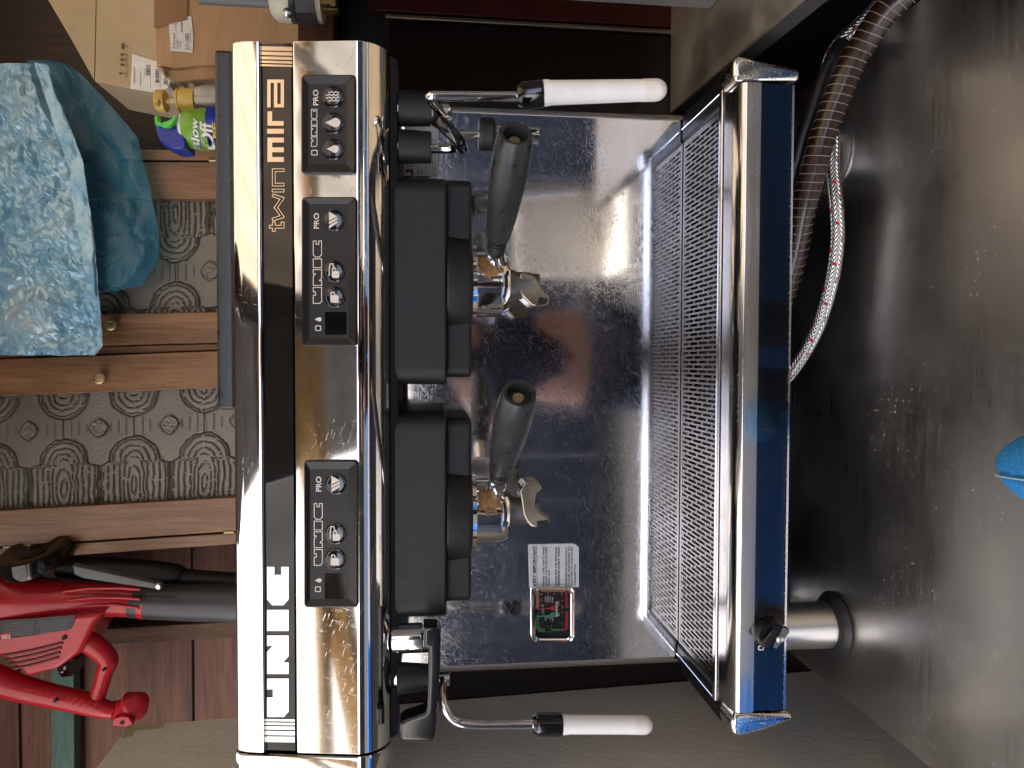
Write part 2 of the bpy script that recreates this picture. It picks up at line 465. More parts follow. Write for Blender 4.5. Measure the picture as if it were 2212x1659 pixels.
def slab(name, px, y0, y1, mat, parent=None, bev=.003, seg=3, smooth=45):
    """an outline seen at depth y0 given its real thickness y1 - y0"""
    a = [A(p, q, y=y0) for p, q in px]
    bm = bmesh.new(); extr(bm, a, [v + Vector((0, y1 - y0, 0)) for v in a])
    bmesh.ops.recalc_face_normals(bm, faces=bm.faces[:])
    if bev:
        es = [e for e in bm.edges if abs(e.verts[0].co.y - e.verts[1].co.y) < 1e-6 and e.verts[0].co.y < y0 + 1e-6]
        try: bmesh.ops.bevel(bm, geom=es, offset=bev, segments=seg, profile=.5, affect='EDGES', clamp_overlap=True)
        except Exception: pass
    return obj(name, bm, mat, parent, smooth)

# ================================================================== the setting
FLOOR = -0.90
# ground of the yard and garage, one sheet
meshobj_ground = meshobj('ground', [(-40, -40, FLOOR), (40, -40, FLOOR), (40, 40, FLOOR), (-40, 40, FLOOR)], [(0, 1, 2, 3)], CON)
struct(meshobj_ground)
# the steel counter the machine stands on
_c = box('counter', -.4185, .386, .553, 1.07, -.036, 0.0, CTR, None, .003)
struct(_c)
# roof over the place: boards, plus translucent sheets added for soft light and reflections
_r = bmesh.new(); bx(_r, .12, .26, -2.7, 2.7, 1.62, 1.66); bx(_r, .262, 2.3, 1.155, 2.7, 1.62, 1.66); bx(_r, -3.2, .118, 1.155, 2.7, 1.62, 1.66)
struct(obj('roof', _r, pm('tan_roof_boards', (.40, .33, .235), .7, var=.12, vs=5)))
struct(box('roof_plywood', -.42, .118, -2.7, 1.15, 1.622, 1.65, pm('grey_plywood', (.50, .45, .37), .7, var=.35, vs=5), None, .002))
SHT, t_, b_ = nodes_of('clear_light_sheet')  # added sheet; sunlit from above, it lights and whitens the left
tl_ = N(t_, 'BsdfTranslucent'); tl_.inputs[0].default_value = (.33, .318, .295, 1)
df_ = N(t_, 'BsdfDiffuse'); df_.inputs[0].default_value = (.7, .68, .62, 1)
mx_ = N(t_, 'MixShader'); mx_.inputs[0].default_value = .35
L(t_, tl_.outputs[0], mx_.inputs[1]); L(t_, df_.outputs[0], mx_.inputs[2]); L(t_, mx_.outputs[0], t_.nodes['Material Output'].inputs[0])
sh = meshobj('added_clear_sheet', [(-3.2 + .0565 * i, y, 1.64 + .012 * math.sin(i * 1.3)) for i in range(50) for y in (-2.7, 1.15)], [(2 * i, 2 * i + 2, 2 * i + 3, 2 * i + 1) for i in range(49)], SHT, None, 80)
struct(sh)
AMB, t_, b_ = nodes_of('added_amber_sheet')  # added for warm light from the right and golden reflections
tl_ = N(t_, 'BsdfTranslucent'); tl_.inputs[0].default_value = (.26, .205, .145, 1)
df_ = N(t_, 'BsdfDiffuse'); df_.inputs[0].default_value = (.5, .38, .24, 1)
mx_ = N(t_, 'MixShader'); mx_.inputs[0].default_value = .35
L(t_, tl_.outputs[0], mx_.inputs[1]); L(t_, df_.outputs[0], mx_.inputs[2]); L(t_, mx_.outputs[0], t_.nodes['Material Output'].inputs[0])
TAN, t_, b_ = nodes_of('added_grey_sheet')  # added dimmer sheet, keeps the front panel's right-hand reflections grey
tl_ = N(t_, 'BsdfTranslucent'); tl_.inputs[0].default_value = (.125, .112, .094, 1)
df_ = N(t_, 'BsdfDiffuse'); L(t_, ramp(t_, noise_n(t_, coords(t_, (9, 1, 1)), 2.0, 4), [(.35, (.16, .14, .11)), (.65, (.44, .40, .34))]), df_.inputs[0])
mx_ = N(t_, 'MixShader'); mx_.inputs[0].default_value = .35
L(t_, tl_.outputs[0], mx_.inputs[1]); L(t_, df_.outputs[0], mx_.inputs[2]); L(t_, mx_.outputs[0], t_.nodes['Material Output'].inputs[0])
struct(meshobj('added_grey_sheet', [(.265 + .042 * i, y, 1.64 + .012 * math.sin(i * 1.3)) for i in range(49) for y in (-2.7, -1.155)], [(2 * i, 2 * i + 2, 2 * i + 3, 2 * i + 1) for i in range(48)], TAN, None, 80))
struct(meshobj('added_amber_sheet', [(.265 + .042 * i, y, 1.64 + .012 * math.sin(i * 1.3)) for i in range(49) for y in (-1.15, 1.15)], [(2 * i, 2 * i + 2, 2 * i + 3, 2 * i + 1) for i in range(48)], AMB, None, 80))
for k, (y, dx, x0, x1, h_) in enumerate(((-.98, .34, -3.0, .10, .10), (-1.20, .05, -3.0, 2.2, .03), (-2.1, .06, -3.1, 2.2, .12))):
    bm = bmesh.new(); bx(bm, x0, x1, -.045, .045, 1.605 - h_, 1.605, .004)
    for v in bm.verts: v.co.y += y + dx * v.co.x
    o = obj('roof_beam', bm, PIN)
    tag(o, ['skewed pale pine rafter under the added clear sheet', 'thin pale pine batten crossing the whole roof', 'pale pine roof beam nearest the open yard'][k], 'beam', 'pine roof beams')
for (nm_, x0, x1, z0, m_, lb_) in (('joist', .14, .25, 1.50, WALD, 'dark brown joist in the middle of the roof'), ('joist', 1.13, 1.19, 1.57, CEI, 'white painted joist at the right of the roof')):
    o = box(nm_, x0, x1, -2.6, 1.0, z0, 1.617, m_, None, .003); tag(o, lb_, 'joist')
gp_ = box('green_board', .80, 1.10, -1.45, -1.22, 1.585, 1.617, pm('dark_green_paint', (.02, .10, .07), .5), None, .003)
tag(gp_, 'dark green board fixed under the roof', 'board')
# unseen surroundings in front of the machine, added to be mirrored in its steel
rw = box('side_wall', 1.9, 1.95, -2.4, 2.7, FLOOR, 1.618, pm('brown_board_wall', (.13, .12, .11), .6, var=.4, vs=6), None, .004); struct(rw)
fn = thing('unseen_yard_fence', 'unseen charcoal fence added to darken the mirrored yard', 'fence', (0, -4.2, FLOOR))  # dark backdrop put in for the steel's reflections
for k in range(22): box('board', -4.4 + k * .4, -4.4 + k * .4 + .39, -4.22 + .01 * (k % 3), -4.19, FLOOR, .66 + .03 * ((k * 7) % 4), pm('charcoal_boards', (.030, .033, .042), .6) if k == 0 else bpy.data.materials['charcoal_boards'], fn, .003)
LAV = pm('grey_fence_boards', (.13, .125, .135), .7, var=.2, vs=6)
fl = thing('unseen_side_fence', 'unseen grey fence added to block bright sky at the left', 'fence', (-4.4, -1.5, FLOOR))  # put in to keep bright sky out of the splash panel
for k in range(16): box('board', -4.42 + .01 * (k % 2), -4.39 + .01 * (k % 2), -4.15 + k * .4, -3.76 + k * .4, FLOOR, .66 + .03 * ((k * 5) % 4), LAV, fl, .003)
TRP = pm('blue_tarpaulin', (.014, .21, .68), .7, var=.25, vs=6, bs=.5, bsc=14, bd=.02)  # blue stand-in, placed where the fascia and rolled edges mirror it
tm = bmesh.new(); bmesh.ops.create_grid(tm, x_segments=44, y_segments=22, size=1.0)
for v in tm.verts:
    u_, w_ = v.co.x, v.co.y
    hgt_ = (1 - max(0, abs(u_) * 1.12 - .9) * 5) * min(1, (1 - abs(w_)) * 5)
    v.co = Vector((-.62 + u_ * 1.9, -.88 + w_ * .17, FLOOR + .004 + max(0, hgt_) * .37 * (1 + .10 * noise.noise(Vector((u_ * 4, w_ * 3, 1)))) + .01 * noise.noise(Vector((u_ * 9, w_ * 9, 4)))))
tag(obj('unseen_blue_tarp', tm, TRP, None, 60), 'unseen blue tarpaulin added to be mirrored in the fascia', 'tarp')
bt = thing('unseen_bench', 'unseen cream bench added to be mirrored in the tray lip', 'bench', (.2, -.26, FLOOR))  # put in so the tray strip mirrors something cream
box('bench_top', -.81, 1.25, -.32, -.20, -.312, -.232, pm('cream_paint', (.80, .73, .58), .5, var=.06, vs=8), bt, .004)
for x in (-.7, 1.0):
    for y in (-.31, -.25): box('leg', x, x + .04, y, y + .04, FLOOR, -.314, PIN, bt, .003)
ch = thing('plastic_chair', 'cream plastic garden chair standing in the yard', 'chair', (.75, -1.9, FLOOR))
CHM = pm('cream_chair_plastic', (.62, .57, .48), .4)
bm = bmesh.new(); bx(bm, .5, .98, -2.1, -1.65, -.50, -.45, .02); obj('seat', bm, CHM, ch)
bm = bmesh.new(); bx(bm, .5, .98, -2.14, -2.09, -.45, .05, .06, 4); obj('backrest', bm, CHM, ch)
for x in (.51, .93):
    for y in (-2.1, -1.69): box('leg', x, x + .04, y, y + .04, FLOOR, -.5, CHM, ch, .004)


# the photographer, seen only as a dark shape in the mirror-like steel
SKN = pm('skin', (.50, .27, .19), .5, var=.08, vs=30)
SHIRT = pm('navy_shirt', (.012, .016, .040), .85, bs=.3, bsc=60, bd=.004)
JEAN = pm('dark_jeans', (.02, .028, .05), .85)
def skinned(name, joints, bones, mat, parent, sub=2):
    me = bpy.data.meshes.new(name); me.from_pydata([j[0] for j in joints], bones, [])
    o = bpy.data.objects.new(name, me); link(o, parent)
    bpy.context.view_layer.objects.active = o
    md = o.modifiers.new('skin', 'SKIN'); md.use_smooth_shade = True
    if not me.skin_vertices: me.attributes.new if False else None
    for i, j in enumerate(joints):
        sv_ = me.skin_vertices[0].data[i]; sv_.radius = (j[1], j[2] if len(j) > 2 else j[1]); sv_.use_root = (i == 0)
    ss_ = o.modifiers.new('sub', 'SUBSURF'); ss_.levels = sub; ss_.render_levels = sub
    me.materials.append(mat); return o
def ensure_skin(o): pass
per = thing('person', 'person in a navy shirt and jeans holding up a phone', 'person', (.02, -.47, FLOOR))
PX, PY = .02, -.50
J = [((PX, PY, .02), .15, .11), ((PX, PY, .22), .145, .105), ((PX, PY + .01, .42), .16, .11), ((PX, PY, .53), .09, .08), ((PX, PY + .01, .585), .05), ((PX, PY + .02, .64), .066, .085), ((PX, PY + .02, .73), .078, .098), ((PX, PY + .01, .80), .055, .065),
     ((PX + .17, PY, .50), .055), ((PX + .24, PY + .05, .27), .042), ((PX + .15, PY + .28, .37), .034), ((PX + .075, PY + .42, .425), .026),
     ((PX - .17, PY, .50), .055), ((PX - .24, PY + .05, .27), .042), ((PX - .17, PY + .28, .37), .034), ((PX - .095, PY + .42, .425), .026),
     ((PX + .09, PY, -.06), .10), ((PX + .10, PY + .02, -.45), .062), ((PX + .10, PY - .02, -.84), .042), ((PX + .11, PY + .13, -.875), .035),
     ((PX - .09, PY, -.06), .10), ((PX - .10, PY + .02, -.45), .062), ((PX - .10, PY - .02, -.84), .042), ((PX - .11, PY + .13, -.875), .035)]
B = [(0, 1), (1, 2), (2, 3), (3, 4), (4, 5), (5, 6), (6, 7), (3, 8), (8, 9), (9, 10), (10, 11), (3, 12), (12, 13), (13, 14), (14, 15), (0, 16), (16, 17), (17, 18), (18, 19), (0, 20), (20, 21), (21, 22), (22, 23)]
body = skinned('body', J, B, SKN, per)
G = .012
SJ = [(J[i][0], J[i][1] + G, (J[i][2] if len(J[i]) > 2 else J[i][1]) + G) for i in (0, 1, 2, 3, 8, 9, 12, 13)]
SJ[3] = ((PX, PY, .52), .10, .09); SJ[0] = ((PX, PY, -.06), .165, .125)
skinned('shirt', SJ, [(0, 1), (1, 2), (2, 3), (3, 4), (4, 5), (3, 6), (6, 7)], SHIRT, per)
TJ0 = [(J[i][0], J[i][1] + G * 1.2, (J[i][2] if len(J[i]) > 2 else J[i][1]) + G * 1.2) for i in (0, 16, 17, 18, 20, 21, 22)]
TJ0[0] = ((PX, PY, .02), .17, .13)
skinned('trousers', TJ0, [(0, 1), (1, 2), (2, 3), (0, 4), (4, 5), (5, 6)], JEAN, per)
for sgn in (1, -1):
    bx_ = PX + (.075 if sgn > 0 else -.095); hx = .012 + sgn * .045
    for k in range(4):
        z_ = .455 - .019 * k; r_ = .0085 - .0006 * k
        skinned('finger', [((bx_, PY + .425, .435 - .008 * k), r_), ((hx + sgn * .018, -.028, z_ + .004), r_), ((hx + sgn * .006, -.0225 - .006, z_ + .002), r_ * .95), ((hx - sgn * .012, -.030, z_), r_ * .85)], [(0, 1), (1, 2), (2, 3)], SKN, body, 2)
    skinned('thumb', [((bx_, PY + .42, .425), .012), ((hx + sgn * .012, -.055, .43), .0105), ((hx - sgn * .008, -.034, .415), .009)], [(0, 1), (1, 2)], SKN, body, 2)
bm = bmesh.new(); bmesh.ops.create_uvsphere(bm, u_segments=24, v_segments=14, radius=1)
for v in bm.verts: v.co = Vector((PX + v.co.x * .088, PY - .005 + v.co.y * .108, .75 + v.co.z * .085 + (0 if v.co.y < .3 else .035)))
obj('hair', bm, pm('dark_hair', (.02, .014, .01), .6), per)
ph = box('phone', -.024, .049, -.0215, -.0135, .395, .543, BLG, None, .003)
tag(ph, 'black mobile phone held upright in two hands', 'phone')

# ================================================================== far background: plank wall, cupboard, hanging things
YW = 1.62
wall = thing('plank_wall', 'reddish brown horizontal plank wall behind the leaf blower', 'wall', A(300, 1500, y=YW))
for k, (v0, v1) in enumerate(((-160, -62), (-58, 24), (27, 168), (171, 408), (411, 640), (643, 880))):
    z1, z0 = zz(v0, YW), zz(v1, YW)
    d = .004 * ((k * 37) % 3)
    box('plank', -1.9, -.28, YW + d, YW + d + .03, z0, z1, PLK, wall, .003)
gb = slab('green_batten', [(109, 1400), (111, 1720), (161, 1720), (159, 1400)], 1.585, 1.612, GPT, None, .002)
tag(gb, 'chipped green painted batten across the plank wall', 'batten')
po = slab('rough_post', [(100, 1364), (300, 1354), (600, 1337), (600, 1374), (300, 1389), (100, 1400)], 1.575, 1.610, ROU, None, .003)
tag(po, 'rough sawn brown post with nail holes below the leaf blower', 'post')
for k, (a, b) in enumerate(((274, 1359), (322, 1358), (366, 1357), (391, 1362), (462, 1350))):
    o = slab('nail_hole', [(a + 2.2 * math.cos(t), b + 2.2 * math.sin(t)) for t in [R(60 * q) for q in range(6)]], 1.5742, 1.5760, INK, po, 0)
    o.parent = po

YC = 1.50
cup = thing('cupboard', 'walnut cupboard with two embossed doors under the blue bag', 'cupboard', A(520, 800, y=YC))
def vl(y0, y500): return lambda V: y0 + (y500 - y0) * V / 500.0
def strip(name, la, lb, y0, y1, mat, parent, v0=-60, v1=640, bev=.002):
    return slab(name, [(v0, la(v0)), (v1, la(v1)), (v1, lb(v1)), (v0, lb(v0))], y0, y1, mat, parent, bev, 2)
strip('frame_stile', vl(1184.5, 1152), vl(1211, 1176), YC, YC + .05, WAL, cup)
dl = strip('door_stile', vl(1103, 1074.5), vl(1181, 1148), YC - .004, YC + .02, WAL, cup)
dr = strip('door_stile', vl(776, 757), vl(856, 837), YC - .018, YC + .01, WAL, cup)
strip('door_stile', vl(683, 673), vl(752, 740), YC - .004, YC + .02, WAL, cup)
strip('frame_stile', vl(754.5, 742), vl(774, 755), YC + .004, YC + .05, WAL, cup)
strip('door_stile', vl(349, 350), vl(431, 430), YC - .004, YC + .02, WAL, cup)
strip('frame_stile', vl(322, 323), vl(345, 347), YC, YC + .05, WAL, cup)
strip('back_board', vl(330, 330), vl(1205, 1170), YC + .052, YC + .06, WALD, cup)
def relief(name, ya, yb, ycen, slope, v0s, parent, nv=430, ny=210):
    """embossed door panel: nested arches either side of a column of stars, grooves cut into the sheet"""
    V = np.linspace(-30, 560, nv); T = np.linspace(0, 1, ny)
    VV, TT = np.meshgrid(V, T, indexing='ij')
    y_a = np.vectorize(ya)(V)[:, None]; y_b = np.vectorize(yb)(V)[:, None]
    YY = y_a + (y_b - y_a) * TT
    t = YY - (ycen + slope * (VV - v0s))
    P = 152.5
    rng = np.random.default_rng(5)
    def sm(n):
        g = rng.normal(size=(n * 2, n)); 
        iu = (np.linspace(0, n * 2 - 1.01, nv)); iv = np.linspace(0, n - 1.01, ny)
        a, b = iu.astype(int), iv.astype(int); fu, fv = (iu - a)[:, None], (iv - b)[None, :]
        fu, fv = fu * fu * (3 - 2 * fu), fv * fv * (3 - 2 * fv)
        return (g[a][:, b] * (1 - fu) * (1 - fv) + g[a + 1][:, b] * fu * (1 - fv) + g[a][:, b + 1] * (1 - fu) * fv + g[a + 1][:, b + 1] * fu * fv)
    w1, w2 = sm(40), sm(16)
    q = (VV - v0s) / P
    a = (q - .5 - np.round(q - .5)) * P + w2 * 1.6          # offset from the arch axis
    b = (q - np.round(q)) * P                                # offset from the star
    tt = np.abs(t) + w1 * 1.3
    dome = np.hypot(a, np.minimum(0, tt - 74))
    wid = np.where(tt > 74, 52 + np.clip((tt - 74) * 3, 0, 22), 52)
    D = np.where(tt > 74, np.minimum(wid - np.abs(a), 200), 52 - dome)
    # deeper rows pinch in again so that the arches read as mirrored pairs
    D = np.where(tt > 120, np.minimum(D, 74 - np.abs(a) + 0 * tt), D)
    core = np.hypot(a * 1.6, (tt - 128) * .55)
    D = np.where(tt > 70, np.minimum(D, 10 + core * .9), D)
    inside = D > 0
    fr = np.mod(D, 12.5)
    groove = np.exp(-((fr - 6.2) / 1.6) ** 2) * (rng.random((1, 1)) + 1 > 0)
    gap = np.clip(sm(60) * 1.2 + 1.5, 0, 1)                  # the cuts break off here and there
    h = np.where(inside, -.0030 * groove * gap, 0.0)
    edge = np.exp(-(D / 1.9) ** 2)
    h = h - .0034 * edge
    oct_ = np.maximum(np.maximum(np.abs(b), tt), (np.abs(b) + tt) * .74)
    hl = -.0014 + .00030 * np.sin(oct_ * 2.1)
    star = np.maximum(np.abs(b) * .8 + tt * .45, tt * .8 + np.abs(b) * .45) < 17
    hl = np.where(star, .0006 + .0007 * sm(100), hl)
    star_e = np.abs(np.maximum(np.abs(b) * .8 + tt * .45, tt * .8 + np.abs(b) * .45) - 17) < 1.4
    hl = np.where(star_e, -.0030, hl)
    joint = (np.abs(a) < 2.0) & (np.abs(t) < 24)
    hl = np.where(joint, -.0036, hl)
    h = np.where(inside, h, np.minimum(hl, 0 * hl + .001) - .0034 * edge)
    vs = []
    for i in range(nv):
        for j in range(ny):
            p = A(float(VV[i, j]), float(YY[i, j]), y=YC + .013)
            vs.append((p.x, p.y - float(h[i, j]) * 1.35, p.z))
    fs = [(i * ny + j, (i + 1) * ny + j, (i + 1) * ny + j + 1, i * ny + j + 1) for i in range(nv - 1) for j in range(ny - 1)]
    return meshobj(name, vs, fs, EMB, parent, 60)
relief('embossed_panel', vl(853, 834), vl(1106, 1077), 931, -.049, 61, cup)
relief('embossed_panel', vl(428, 427), vl(686, 676), 585, -.03, 455, cup, 430, 220)
for (a, b, st) in ((222, 817, dr), (247, 703, None)):
    p = A(a, b, y=YC - (.018 if st else .004))
    lathe_o('knob', [(.004, .002), (.004, -.009), (.0095, -.011), (.0115, -.014), (.0112, -.017), (.0075, -.0185), (.0065, -.0175), (.0035, -.0178), (.0028, -.0195), (0, -.0198)], p, (0, 1, 0), BRS, cup, 24)
for (a0, a1, b) in ((8, 36, 1181.5), (38, 67, 1179), (484, 506, 1150), (452, 471, 347)):
    tube_o('hinge', [A(a0, b, y=YC - .004), A(a1, b - .8, y=YC - .004)], .0032, BRS, cup, 10)
# dark niche beside the cupboard
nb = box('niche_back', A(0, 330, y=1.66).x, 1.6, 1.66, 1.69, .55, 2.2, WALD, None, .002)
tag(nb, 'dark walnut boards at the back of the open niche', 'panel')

# ------------------------------------------------------------------ dark unit behind the machine
YD = 1.10
unit = thing('dark_cabinet', 'dark glass fronted cabinet standing behind the machine', 'cabinet', (0, YD, FLOOR))
box('glass_door', -.80, xx(60, YD), YD, YD + .02, -.5, zz(842, YD), DRK, unit, .002)
box('carcass', -.80, .80, YD + .022, YD + .40, FLOOR, zz(735, YD), BLKV, unit, .002)
box('metal_trim', xx(57, YD), xx(48, YD), YD - .006, YD + .016, .14, zz(834, YD), TRM, unit, .002)
box('side_stile', xx(40, YD), .80, YD - .002, YD + .02, .14, zz(800, YD), MAR, unit, .002)
box('top_rail', .30, xx(-60, YD), YD - .02, YD + .0215, zz(728, YD), zz(652, YD), RWD, unit, .003)
box('worktop', -.80, .85, YD + .0, YD + .40, zz(735, YD) + .002, zz(655, YD), RWD, unit, .003)
SHELF = zz(655, YD)

# ------------------------------------------------------------------ side counter to the right, with the steel cabinet on it
sc_ = thing('side_counter', 'water spotted steel worktop beside the espresso machine', 'worktop', (.6, .85, .14))
zc = .142
bm = bmesh.new()
lp = [(.3945, YD - .004), (.3640, .64), (.3640, .30), (1.3, .30), (1.3, YD - .004)]
extr(bm, [(x, y, zc) for x, y in lp], [(x, y, zc - .004) for x, y in lp]); obj('steel_top', bm, SPT, sc_, 0)
bm = bmesh.new()
lp2 = [(x + .003 if x < 1 else x, y) for x, y in lp]
extr(bm, [(x, y, zc - .0045) for x, y in lp2], [(x, y, zc - .030) for x, y in lp2]); obj('edge_band', bm, pm('dull_dark_steel', (.05, .048, .045), .5, var=.3, vs=40), sc_, 0)
box('base', .50, 1.29, .40, YD - .01, FLOOR, zc - .032, BLKV, sc_, .002)  # added black block; keeps the space under the worktop dark
p = A(1536, 20, z=zc)
gcab = box('steel_cabinet', p.x, p.x + .35, p.y - .16, p.y, zc + .001, 1.0, pm('grey_painted_steel', (.17, .165, .15), .5, var=.15, vs=9, bs=.1, bsc=40), None, .002)
tag(gcab, 'grey steel cabinet edge standing on the spotted worktop', 'cabinet')

# ------------------------------------------------------------------ beige board at the left
pe = [A(277, 1569, y=1.097), A(1790, 1447, y=1.097)]
dv = Vector((-.055, -1.0, 0)).normalized()
bb = bmesh.new()
th = Vector((-.03, .0, 0))
ptop, pbot = pe[0], pe[1] + (pe[1] - pe[0]) * .35
lpA = [ptop, ptop + dv * .40, pbot + dv * .40, pbot]
extr(bb, lpA, [q + th for q in lpA])
bmesh.ops.recalc_face_normals(bb, faces=bb.faces[:])
board = obj('beige_board', bb, BEI, None, 0)
tag(board, 'large beige grained vinyl board standing along the counter edge', 'board')
nb_ = (lpA[1] - lpA[0]).cross(lpA[3] - lpA[0]).normalized()
if nb_.x < 0: nb_ = -nb_
PBE = Pl(lpA[0], nb_)
tp = decal('tape', PBE, [[(278, 1568), (355, 1564), (352, 1574), (290, 1579), (284, 1591), (262, 1596), (268, 1584)]], .0005, .0012, TAP, board)

# ================================================================== things on the cabinet and hanging above
# blue plastic bag: crumpled film hung over the cupboard
FILM, t_, b_ = nodes_of('blue_film')
b_.inputs['Base Color'].default_value = (.10, .27, .42, 1); b_.inputs['Roughness'].default_value = .16; b_.inputs['Metallic'].default_value = .15
b_.inputs['Coat Weight'].default_value = .6; b_.inputs['Coat Roughness'].default_value = .12
L(t_, ramp(t_, noise_n(t_, coords(t_), 9, 4), [(.3, (.12, .40, .66)), (.55, (.32, .58, .78)), (.8, (.66, .82, .93))]), b_.inputs['Base Color'])
bump(t_, b_, noise_n(t_, coords(t_, (1, 1, 1)), 60, 3, .7), .25, .005)
tr_ = N(t_, 'BsdfTransparent'); tr_.inputs[0].default_value = (.45, .68, .85, 1)
mx_ = N(t_, 'MixShader'); mx_.inputs[0].default_value = .90
L(t_, tr_.outputs[0], mx_.inputs[1]); L(t_, b_.outputs[0], mx_.inputs[2])
L(t_, mx_.outputs[0], t_.nodes['Material Output'].inputs[0])
FILM2, t_, b_ = nodes_of('sheer_blue_film')
b_.inputs['Base Color'].default_value = (.05, .26, .42, 1); b_.inputs['Roughness'].default_value = .25
b_.inputs['Coat Weight'].default_value = .5; b_.inputs['Coat Roughness'].default_value = .1
bump(t_, b_, noise_n(t_, coords(t_), 40, 5, .7), .5, .006)
tr_ = N(t_, 'BsdfTransparent'); tr_.inputs[0].default_value = (.40, .70, .88, 1)
mx_ = N(t_, 'MixShader'); mx_.inputs[0].default_value = .48
L(t_, tr_.outputs[0], mx_.inputs[1]); L(t_, b_.outputs[0], mx_.inputs[2])
L(t_, mx_.outputs[0], t_.nodes['Material Output'].inputs[0])
def lerp_pts(pts, s):
    for (a, va), (b, vb) in zip(pts, pts[1:]):
        if s <= b: return va + (vb - va) * max(0, (s - a)) / (b - a)
    return pts[-1][1]
def film(name, left, right, y0, y1, depth, amp, mat, parent, ny=150, nx=70, seed=0, sc=1.0, facet=False):
    vs = []
    for i in range(ny):
        yi = y0 + (y1 - y0) * i / (ny - 1)
        l_, r_ = lerp_pts(left, yi), lerp_pts(right, yi)
        for j in range(nx):
            s = j / (nx - 1); xi = l_ + (r_ - l_) * s
            q = Vector((xi * .02 * sc, yi * .02 * sc, seed))
            c = noise.noise(q * .35) * 1.2
            wq = q + Vector((noise.noise(q * 1.3), noise.noise(q * 1.3 + Vector((5, 5, 0))), 0)) * .5
            d = noise.voronoi(wq * .42)[0]; c += min(.6, d[1] - d[0]) * 1.9
            d = noise.voronoi(wq * 1.2 + Vector((3, 1, 2)))[0]; c += min(.45, d[1] - d[0]) * .5
            c += noise.noise(q * 3.2) * .18 + random.uniform(-.05, .05)
            e = min(1, min(s, 1 - s) * 9 + .15)
            w_ = A(xi + noise.noise(q * 2 + Vector((9, 0, 0))) * 3, yi + noise.noise(q * 2) * 3, y=depth)
            vs.append((w_.x, w_.y - amp * c * e, w_.z))
    fs = [(i * nx + j, i * nx + j + 1, (i + 1) * nx + j + 1, (i + 1) * nx + j) for i in range(ny - 1) for j in range(nx - 1)]
    tris = [t3 for f in fs for t3 in ((f[0], f[1], f[2]), (f[0], f[2], f[3]))] if facet else fs
    return meshobj(name, vs, tris, mat, parent, 22 if facet else 50)
bag = thing('plastic_bag', 'crumpled blue plastic bag hanging over the cupboard doors', 'bag', A(220, 480, y=1.42))
film('front_film', [(100, -40), (800, -40)], [(138, 76), (250, 118), (345, 173), (430, 186), (522, 204), (640, 213), (747, 223), (768, 205)], 140, 768, 1.415, .013, FILM, bag, 150, 64, 0, 1.0, True)
film('back_film', [(100, 60), (800, 60)], [(134, 105), (140, 150), (175, 190), (270, 275), (300, 297), (410, 325), (537, 347), (565, 342), (612, 312), (630, 250)], 135, 632, 1.452, .016, FILM2, bag, 120, 70, 7, .55)
film('fold', [(138, 74), (345, 140), (522, 172), (640, 190)], [(138, 102), (345, 178), (522, 205), (640, 212)], 138, 640, 1.390, .006, FILM, bag, 90, 14, 3, 1.0, True)

# boxes in the niche
def pquad(px, y): return [A(a, b, y=y) for a, b in px]
cbx = thing('cardboard_box', 'brown cardboard box with torn corner and white address label', 'box', A(640, 40, y=1.2))
slab('carton', [(333, -60), (333, 60), (337, 142), (382, 146), (430, 141), (560, 139), (654, 139), (654, -60)], 1.215, 1.48, CRD, cbx, .003)
slab('side_panel', [(345, 146), (352, 153), (360, 163), (378, 176), (420, 172), (480, 169), (654, 166), (654, 139.5), (430, 142), (395, 150), (372, 149)], 1.222, 1.45, CRD, cbx, .004)
slab('torn_edge', [(343, 143), (352, 147), (358, 158), (354, 162), (347, 156), (345, 150)], 1.208, 1.22, CRE, cbx, .002)
slab('tape_strip', [(332.8, -60), (332.8, 59), (404, 42), (408, -60)], 1.2125, 1.2140, pm('brown_packing_tape', (.24, .12, .05), .25), cbx, 0)
PCB = Pl((0, 1.2145, 0), (0, -1, 0))
lb = decal('address_label', PCB, [[(365, 49), (372, 40), (386, 34), (414, 36), (418, 80), (417, 115), (369, 110)]], .0006, .0012, STK, cbx)
ink('bold_number', PCB, '511-1083', 401, 409.5, 108.5, 73.5, .0016, INK, lb, .012)
ink('long_number', PCB, '0741010840 22', 391, 395.5, 70.5, 43.5, .0016, INK, lb, .01)
ink('fine_print', PCB, 'MFG 108-25 27 PN 82 347\nW GX 1080547\nTUT LUM KJ', 375, 394, 106, 72, .0016, INK, lb)
ink('fine_print', PCB, '21 PN 82 34', 378, 382.5, 68, 44, .0016, INK, lb)
ink('fine_print', PCB, '1 of 1       295 70P OF 8', 411, 414, 111, 68, .0016, INK, lb)
decal('symbol', PCB, strokes([(383, 48), (383, 41), (389, 41), (389, 48)], .9, True), .0016, .0016, INK, lb)
tbx = thing('tan_carton', 'tan shipping carton with arrow marks and barcode label', 'box', A(640, 100, y=1.4))
slab('carton', [(209, -60), (207, 60), (204.5, 175), (290, 193), (420, 214), (654, 220), (654, -60)], 1.31, 1.45, CRT, tbx, .002)
slab('side_flap', [(100, -60), (104, 0), (150, 78), (203, 173), (206, 60), (208, -60)], 1.325, 1.333, CRT, tbx, .001)
PTB = Pl((0, 1.3095, 0), (0, -1, 0))
tl = decal('barcode_label', PTB, [[(286, 117), (282, 192), (337, 201), (378, 184), (370, 165), (342, 134)]], .0004, .001, STK, tbx)
bars = []
for (b0, b1, xa, n_) in ((141, 164, 316, 15), (150, 178, 336, 17), (168, 184, 354, 9)):
    k = b0
    while k < b1:
        wd = random.choice((.6, .9, 1.5)); bars.append([(xa, k), (xa, k + wd), (xa + 9, k + wd), (xa + 9, k)]); k += wd + random.choice((.7, 1.0, 1.4))
decal('barcode', PTB, bars, .0014, .0014, INK, tl)
